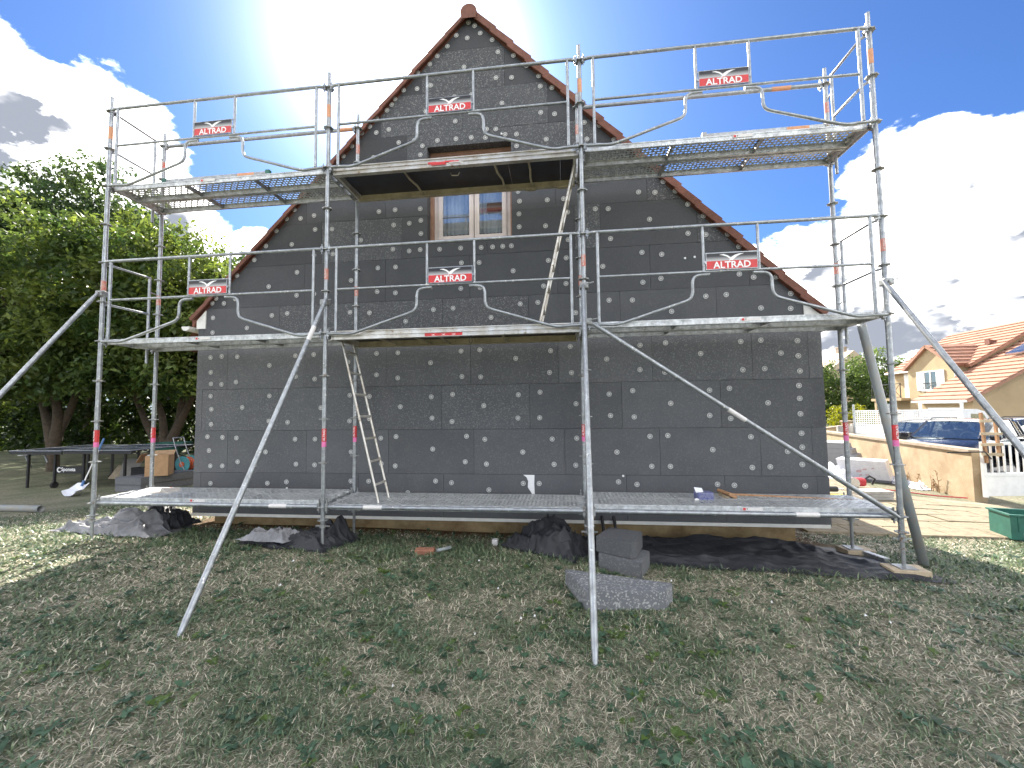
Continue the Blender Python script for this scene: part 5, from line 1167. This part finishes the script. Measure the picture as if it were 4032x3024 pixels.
def van():
    p = dl(20.0, 20.5); pos = Vector((p.x, p.y, -1.22)); T = Matrix.Translation(pos) @ Matrix.Rotation(heading(.97, .05), 4, 'Z'); e = empty('flatbed_van', pos, 'white flatbed van with mesh sides, parked before the orange-roofed house', 'van')
    b = MB(T); b.prism([(1.0, .35), (3.05, .35), (3.08, .75), (2.6, 1.15), (2.05, 1.95), (1.7, 2.06), (1.0, 2.06)], -.95, .95); b.build('cab', M['paint_white'], e)
    for s in (-1, 1): g = MB(T); g.prism([(1.35, 1.2), (2.42, 1.15), (1.98, 1.82), (1.35, 1.85)], s*.951, s*.956); g.build('side_window', M['car_glass'], e)
    g = MB(T); g.add([(2.60, -.8, 1.18), (2.60, .8, 1.18), (2.09, .7, 1.92), (2.09, -.7, 1.92)], [(0, 1, 2, 3)]); g.build('windscreen', M['car_glass'], e)
    b = MB(T); b.box((-2.6, -1.0, .78), (.9, 1.0, .88)); b.box((-2.6, -.5, .45), (.99, .5, .78)); b.build('bed', M['paint_white'], e)
    for y in (-1.0, 1.0):
        s = MB(T); s.box((-2.6, y-.015, .88), (.9, y+.015, 1.25)); s.box((-2.6, y-.02, 1.98), (.9, y+.02, 2.04)); s.box((-2.6, y-.02, 1.6), (.9, y+.02, 1.64)); s.build('side_panel', M['paint_white'], e)
        m = MB(T); k = -2.55
        while k < .9: m.box((k, y-.007, 1.25), (k+.035, y+.007, 1.98)); k += .12
        z = 1.30
        while z < 1.98: m.box((-2.6, y-.009, z), (.9, y+.009, z+.03)); z += .10
        m.build('mesh_side', M['paint_white'], e)
    h = MB(T); h.box((.90, -1.0, .8), (.97, -.9, 2.45)); h.box((.90, .9, .8), (.97, 1.0, 2.45)); h.box((.905, -.9, 2.35), (.965, .9, 2.45)); h.box((.905, -.9, 1.5), (.965, .9, 1.6)); h.build('head_rack', M['paint_white'], e)
    h = MB(T); h.box((-2.66, -1.0, .8), (-2.6, -.92, 2.35)); h.box((-2.66, .92, .8), (-2.6, 1.0, 2.35)); h.build('tail_rack', M['galv'], e)
    for x in (2.2, -1.4):
        for y in (-.85, .85): w = MB(T); w.tube([(x, y-.1, .33), (x, y+.1, .33)], .33, 20); w.build('wheel', M['rubber'], e)
van()

# ------------------------------------------------------------------ fences, neighbour's house, far roof
def concrete_fence():
    e = empty('concrete_fence', dl(16.6, 21, -1.2), 'grey concrete plank fence beyond the garden wall', 'fence')
    A, B = dl(15.9, 20.5), dl(20.5, 24.5); n = 4
    for i in range(n+1):
        p = A+(B-A)*i/n; MB().bevbox((p.x-.09, p.y-.09, -1.4), (p.x+.09, p.y+.09, .10), .02).build('post', M['concrete'], e)
    d = (B-A).normalized(); ang = math.atan2(d.y, d.x); L = (B-A).length/n
    for i in range(n):
        for k in range(4):
            c = A+(B-A)*(i+.5)/n; T = Matrix.Translation((c.x, c.y, -1.35+.34*k)) @ Matrix.Rotation(ang, 4, 'Z'); MB(T).bevbox((-L/2+.08, -.025, .004), (L/2-.08, .025, .335), .012).build('plank', M['concrete'], e)
concrete_fence()
def pickets():
    e = empty('picket_fence', dl(22, 27, -1.2), 'white picket fence beside the beige pillar across the road', 'fence')
    A, B = dl(21.6, 26.8), dl(25.2, 27.6); n = 30; d = (B-A); ang = math.atan2(d.y, d.x)
    for i in range(n):
        c = A+d*(i+.5)/n; T = Matrix.Translation((c.x, c.y, -1.2)) @ Matrix.Rotation(ang, 4, 'Z'); h = 1.02+.12*abs(math.cos(math.pi*i/n)); MB(T).box((-.05, -.012, .05), (.05, .012, h)).build('picket', M['paint_white'], e)
    for z in (-.95, -.35):
        T = Matrix.Translation((*(A+d*.5).xy, z)) @ Matrix.Rotation(ang, 4, 'Z'); MB(T).box((-d.length/2, .013, 0), (d.length/2, .05, .07)).build('rail', M['paint_white'], e)
    p = dl(21.3, 26.7); e2 = empty('gate_pillar', (p.x, p.y, -1.3), 'beige gate pillar with flat cap across the road', 'pillar'); MB().box((p.x-.25, p.y-.25, -1.3), (p.x+.25, p.y+.25, .02)).build('shaft', M['wall_tan'], e2); MB().bevbox((p.x-.31, p.y-.31, .0205), (p.x+.31, p.y+.31, .12), .02).build('cap', M['coping'], e2)
pickets()
p0 = dl(15.0, 21.8); p1 = dl(21.0, 26.9); wall_run((p0.x, p0.y), (p1.x, p1.y), -.25, .2, 'boundary_wall', M['wall_tan'], M['coping'], 'beige boundary wall left of the gate pillar across the road', 'wall')
def neighbour():
    org = dl(27.3, 30.0); u = (dl(26.4, 24.1)-dl(27.3, 30.0)).normalized(); v = Vector((-u.y, u.x, 0))
    if v.dot(CR) < 0: v = -v
    zb = -1.4
    T = Matrix(((u.x, v.x, 0, org.x), (u.y, v.y, 0, org.y), (0, 0, 1, 0), (0, 0, 0, 1)))
    e = empty('neighbour_house', (org.x, org.y, zb), 'cream two-storey house with orange tiled roofs on the right', 'house')
    ze, zr = 3.50, 6.0; UL = 6.3; tn = (zr-ze)/4
    w = MB(T); w.box((0, 0, zb), (UL, 8, ze-.02)); w.prism([(0, ze-.02), (8, ze-.02), (4, zr-.05)], 0.01, UL-.01, axis='x'); w.build('wall', M['wall_tan'], e)
    w = MB(T); w.box((2.6, -.8, zb), (6.05, -.001, 3.45)); w.prism([(2.6, 3.45), (6.05, 3.45), (4.33, 4.68)], -.8, -.001, axis='y'); w.build('wall', M['wall_tan'], e)
    def slope(a, b, c, d, n, name='roof', m=M['roof_orange']):
        """tile courses from eave a-b up to ridge d-c"""
        a, b, c, d = map(Vector, (a, b, c, d)); base = MB(T); nr = (b-a).cross(d-a).normalized()
        if nr.z < 0: nr = -nr
        base.add([a, b, c, d, a-nr*.12, b-nr*.12, c-nr*.12, d-nr*.12], [(0, 1, 2, 3), (7, 6, 5, 4), (0, 4, 5, 1), (1, 5, 6, 2), (2, 6, 7, 3), (3, 7, 4, 0)]); o = base.build(name, m, e)
        for i in range(n):
            t0, t1 = i/n, (i+1.04)/n if i < n-1 else 1
            p, q = a+(d-a)*t0, b+(c-b)*t0; r_, s_ = b+(c-b)*t1, a+(d-a)*t1
            k = MB(T); k.add([p+nr*.085, q+nr*.085, r_+nr*.025, s_+nr*.025, p+nr*.01, q+nr*.01, r_+nr*.008, s_+nr*.008], [(0, 1, 2, 3), (7, 6, 5, 4), (0, 4, 5, 1), (1, 5, 6, 2), (2, 6, 7, 3), (3, 7, 4, 0)]); k.build('tile_course', m, o)
        return o
    ov = .35
    slope((-.15, -ov, ze-ov*tn), (UL+.12, -ov, ze-ov*tn), (UL+.12, 4, zr), (-.15, 4, zr), 13)
    slope((-.15, 8+ov, ze-ov*tn), (UL+.12, 8+ov, ze-ov*tn), (UL+.12, 4, zr), (-.15, 4, zr), 13)
    # cross gable over the projecting bay
    sl = (4.68-3.45)/1.725; pk, pz = 4.325, 4.74
    slope((2.40, -1.0, 3.45-.2*sl+.06), (2.40, 1.6, 3.45-.2*sl+.06), (pk, 1.6, pz), (pk, -1.0, pz), 6)
    slope((6.25, -1.0, 3.45-.2*sl+.06), (6.25, 1.6, 3.45-.2*sl+.06), (pk, 1.6, pz), (pk, -1.0, pz), 6)
    # garage wing with its long low roof
    w = MB(T); w.box((UL+.002, -2.9, zb), (9.6, 6, 1.32)); w.prism([(-2.9, 1.32), (6, 1.32), (6, 6.2), (5.6, 6.3)], UL+.002, 9.59, axis='x'); w.build('garage_wall', M['wall_tan'], e)
    slope((UL+.02, -3.25, 1.28), (9.8, -3.25, 1.28), (9.8, 5.6, 6.45), (UL+.02, 5.6, 6.45), 24)
    g = MB(T); g.box((6.9, -2.93, zb), (9.1, -2.901, .9)); g.build('garage_door', M['paint_white'], e)
    sk = MB(T); sk.prism([(.4, 3.66), (1.5, 4.30), (1.46, 4.38), (.36, 3.74)], 7.6, 8.5, axis='x'); sk.build('skylight', M['car_glass'], e)
    # gutters, downpipe
    gt = MB(T); gt.tube([(-.1, -ov-.05, ze-ov*tn-.02), (2.35, -ov-.05, ze-ov*tn-.02)], .06, 8); gt.tube([(UL+.05, -3.3, 1.22), (9.75, -3.3, 1.22)], .06, 8); gt.tube([(6.15, -.86, 3.3), (6.15, -.86, zb)], .05, 8); gt.build('gutter', M['white_pvc'], e)
    def window(u0, u1, z0, z1, vv, shutters):
        f = MB(T); f.box((u0, vv-.04, z0), (u0+.07, vv+.01, z1)); f.box((u1-.07, vv-.04, z0), (u1, vv+.01, z1)); f.box((u0+.07, vv-.038, z1-.07), (u1-.07, vv+.01, z1)); f.box((u0+.07, vv-.038, z0), (u1-.07, vv+.01, z0+.07)); f.box(((u0+u1)/2-.04, vv-.036, z0+.07), ((u0+u1)/2+.04, vv+.01, z1-.07)); o = f.build('window', M['paint_white'], e)
        MB(T).box((u0+.07, vv-.012, z0+.07), (u1-.07, vv-.004, z1-.07)).build('pane', M['car_glass'], o); MB(T).box((u0-.1, vv-.12, z0-.08), (u1+.1, vv-.001, z0-.003)).build('sill', M['concrete'], o)
        MB(T).box((u0+.07, vv-.0035, z0+.07), (u1-.07, vv-.0015, z1-.07)).build('curtain', M['room'], o)
        if shutters:
            for a, b in ((u0-.52, u0-.02), (u1+.02, u1+.52)):
                s = MB(T); s.box((a, vv-.05, z0), (b, vv-.012, z1)); s.box((a+.02, vv-.065, z0+.15), (b-.02, vv-.0505, z0+.25)); s.box((a+.02, vv-.065, z1-.25), (b-.02, vv-.0505, z1-.15)); s.build('shutter', M['paint_white'], o)
            r = MB(T); r.box((u0, vv-.1, z0+.42), (u1, vv-.07, z0+.46)); r.tube([(u0+.1, vv-.09, z0+.1), (u1-.1, vv-.09, z0+.4)], .012, 5); r.tube([(u1-.1, vv-.09, z0+.1), (u0+.1, vv-.09, z0+.4)], .012, 5); r.build('railing', M['black_metal'], o)
    window(3.85, 4.85, 1.95, 3.15, -.802, True)
    window(3.4, 4.6, -.9, .65, -.802, False); window(5.0, 5.6, -.9, .65, -.802, True)
    window(1.2, 2.1, 1.55, 3.2, -.002, False); MB(T).box((1.15, -.06, 1.5), (1.75, -.045, 3.25)).build('door', M['paint_white'], e)
    b = MB(T); b.box((-.25, -1.3, 1.35), (2.598, -.002, 1.52)); bo = b.build('balcony', M['wall_tan'], e)
    r = MB(T); r.box((-.2, -1.28, 2.45), (2.55, -1.24, 2.5)); r.box((-.2, -1.28, 1.56), (2.55, -1.24, 1.6))
    for k in range(4):
        x = -.2+k*.9; r.box((x, -1.28, 1.52), (x+.04, -1.24, 2.45))
        if k < 3: r.tube([(x, -1.26, 1.58), (x+.9, -1.26, 2.46)], .015, 5); r.tube([(x+.9, -1.26, 1.58), (x, -1.26, 2.46)], .015, 5)
    r.build('railing', M['black_metal'], bo)
    MB(T).box((.0, -1.25, zb), (.2, -1.05, 1.349)).build('balcony_post', M['wall_tan'], e)
    vt = MB(T); vt.prism([(1.5, 4.55), (1.9, 4.75), (1.5, 4.85)], 5.2, 5.5, axis='x'); vt.build('roof_vent', M['tile'], e)
neighbour()
def far_house():
    c = dl(46, 60, 0); e = empty('far_house', (c.x, c.y, -1.5), 'far tan roof with chimney showing above the street trees', 'house')
    b = MB(); b.box((c.x-4, c.y-4, -1.5), (c.x+4, c.y+4, 4.5)); b.build('wall', M['wall_tan'], e)
    b = MB(); b.prism([(c.x-4.6, 4.4), (c.x+4.6, 4.4), (c.x+.2, 8.4)], c.y-4.4, c.y+4.4); b.build('roof', M['wood'], e)
    b = MB(); b.box((c.x+.6, c.y-1, 7.5), (c.x+1.5, c.y, 9.2)); b.box((c.x+.55, c.y-1.05, 9.2), (c.x+1.55, c.y+.05, 9.35)); b.build('chimney', M['coping'], e)
far_house()

# ------------------------------------------------------------------ grass, weeds
def grass():
    r = np.random.default_rng(99); N = 330000
    rad = 1.5+r.random(N)**1.1*9.0; ang = r.uniform(R(-60), R(60), N)+.118
    x = 5.7355+rad*np.sin(ang-.236); y = -4.584+rad*np.cos(ang-.236)
    keep = (y < 1.05) | (x < .3) | ((x > 8.7) & (y < 1.75)) | (x > 13.6) | ((x > 11.8) & (y < 1.8)); keep &= ~((x > 6.0) & (x < 9.1) & (y > -.1) & (y < 1.2))
    x, y, rad = x[keep], y[keep], rad[keep]; n = len(x)
    g = green_amount(x, y); thin = sstep(.25, 1.0, y)*((x > .4) & (x < 8.9)); k2 = r.random(n) > thin*.75; x, y, g, rad = x[k2], y[k2], g[k2], rad[k2]; n = len(x)
    z = gz(x, y)
    isg = r.random(n) < np.clip(g*.92+.06, 0, 1)
    L = np.where(isg, r.uniform(.025, .065, n), r.uniform(.02, .07, n))*np.where((y > -.2) & (y < .7) & isg, 1.6, 1)
    up = np.where(isg, r.uniform(.25, .95, n), r.uniform(.05, .65, n)); a = r.uniform(0, 2*np.pi, n)
    w = np.clip(.0011*rad, .0022, .007)*np.where(isg, 1.15, .8)
    dx, dy = np.cos(a)*np.sqrt(1-up**2), np.sin(a)*np.sqrt(1-up**2)
    px, py = -np.sin(a), np.cos(a)
    P = np.stack([x, y, z-.004], 1); D = np.stack([dx, dy, up], 1); S = np.stack([px, py, np.zeros(n)], 1)
    mid = P+D*(L*.55)[:, None]; tip = P+D*L[:, None]*np.array([1.25, 1.25, .75])
    v = np.stack([P-S*w[:, None], P+S*w[:, None], mid+S*w[:, None]*.8, mid-S*w[:, None]*.8, tip], 1).reshape(-1, 3)
    i = np.arange(n)*5; quads = np.stack([i, i+1, i+2, i+3], 1); tris = np.stack([i+3, i+2, i+4], 1)
    me = bpy.data.meshes.new('grass'); me.vertices.add(5*n); me.vertices.foreach_set('co', v.astype(np.float32).ravel())
    loops = np.concatenate([quads.ravel(), tris.ravel()]).astype(np.int32); me.loops.add(len(loops)); me.loops.foreach_set('vertex_index', loops)
    me.polygons.add(2*n); me.polygons.foreach_set('loop_start', np.concatenate([np.arange(n)*4, 4*n+np.arange(n)*3]).astype(np.int32)); me.polygons.foreach_set('loop_total', np.concatenate([np.full(n, 4), np.full(n, 3)]).astype(np.int32)); me.update()
    t = r.random((n, 1)); gc = np.array([.065, .105, .060])*(1-t)+np.array([.20, .25, .14])*t
    dc = np.array([.27, .24, .175])*(1-t)+np.array([.74, .68, .53])*t; dc = np.where(r.random((n, 1)) < .06, dc*1.25, dc)
    c = np.where(isg[:, None], gc, dc)*r.uniform(.75, 1.2, (n, 1))
    at = me.color_attributes.new('Col', 'FLOAT_COLOR', 'POINT'); at.data.foreach_set('color', np.repeat(np.concatenate([c, np.ones((n, 1))], 1), 5, 0).astype(np.float32).ravel())
    me.materials.append(M['grass']); o = bpy.data.objects.new('grass', me); COL.objects.link(o); tag(o, 'short patchy lawn grass, half dried to straw', 'grass', kind='stuff')
grass()
def weeds():
    r = np.random.default_rng(5); V = []; F = []; Cc = []; nb = 0
    N = 4800; rad = 1.6+r.random(N)*7.2; ang = r.uniform(R(-58), R(58), N)-.118
    xs = 5.7355+rad*np.sin(ang); ys = -4.584+rad*np.cos(ang); g = green_amount(xs, ys)
    for x, y, q in zip(xs, ys, g):
        near_wall = .45 < y < 1.1 and .6 < x < 5.2
        if near_wall:
            if r.random() > .5: continue
        elif r.random() > q*.85+.06 or y > 1.0 or (4.9 < x < 9.4 and -.22 < y): continue
        z = g0(x, y); n = r.integers(4, 10); s = r.uniform(.35, 1.0)
        base = np.array([.055, .100, .058])*r.uniform(.7, 1.6) if r.random() > .15 else np.array([.09, .14, .035])
        for k in range(n):
            a = r.uniform(0, 2*np.pi); l = r.uniform(.04, .10)*s; wd = l*r.uniform(.16, .30); up = r.uniform(.15, .75) if not near_wall else r.uniform(.5, 1.6)
            d = np.array([np.cos(a), np.sin(a), 0]); p = np.array([-np.sin(a), np.cos(a), 0])
            P0 = np.array([x, y, z+.002]); P1 = P0+d*l*.5+np.array([0, 0, l*up*.5]); P2 = P0+d*l+np.array([0, 0, l*up*.42])
            V += [P0, P1+p*wd, P2, P1-p*wd, P0+(P1-P0)*.5+p*wd*.5, P0+(P1-P0)*.5-p*wd*.5]; F += [(nb, nb+4, nb+5), (nb+4, nb+1, nb+3, nb+5), (nb+1, nb+2, nb+3)]; nb += 6
            Cc += [list(base*r.uniform(.8, 1.2))+[1]]*6
    me = bpy.data.meshes.new('weeds'); me.from_pydata([tuple(v) for v in V], [], F); at = me.color_attributes.new('Col', 'FLOAT_COLOR', 'POINT'); at.data.foreach_set('color', np.array(Cc, np.float32).ravel())
    me.materials.append(M['grass']); o = bpy.data.objects.new('weeds', me); COL.objects.link(o); tag(o, 'broad-leaved weeds scattered through the lawn', 'weeds', kind='stuff')
weeds()
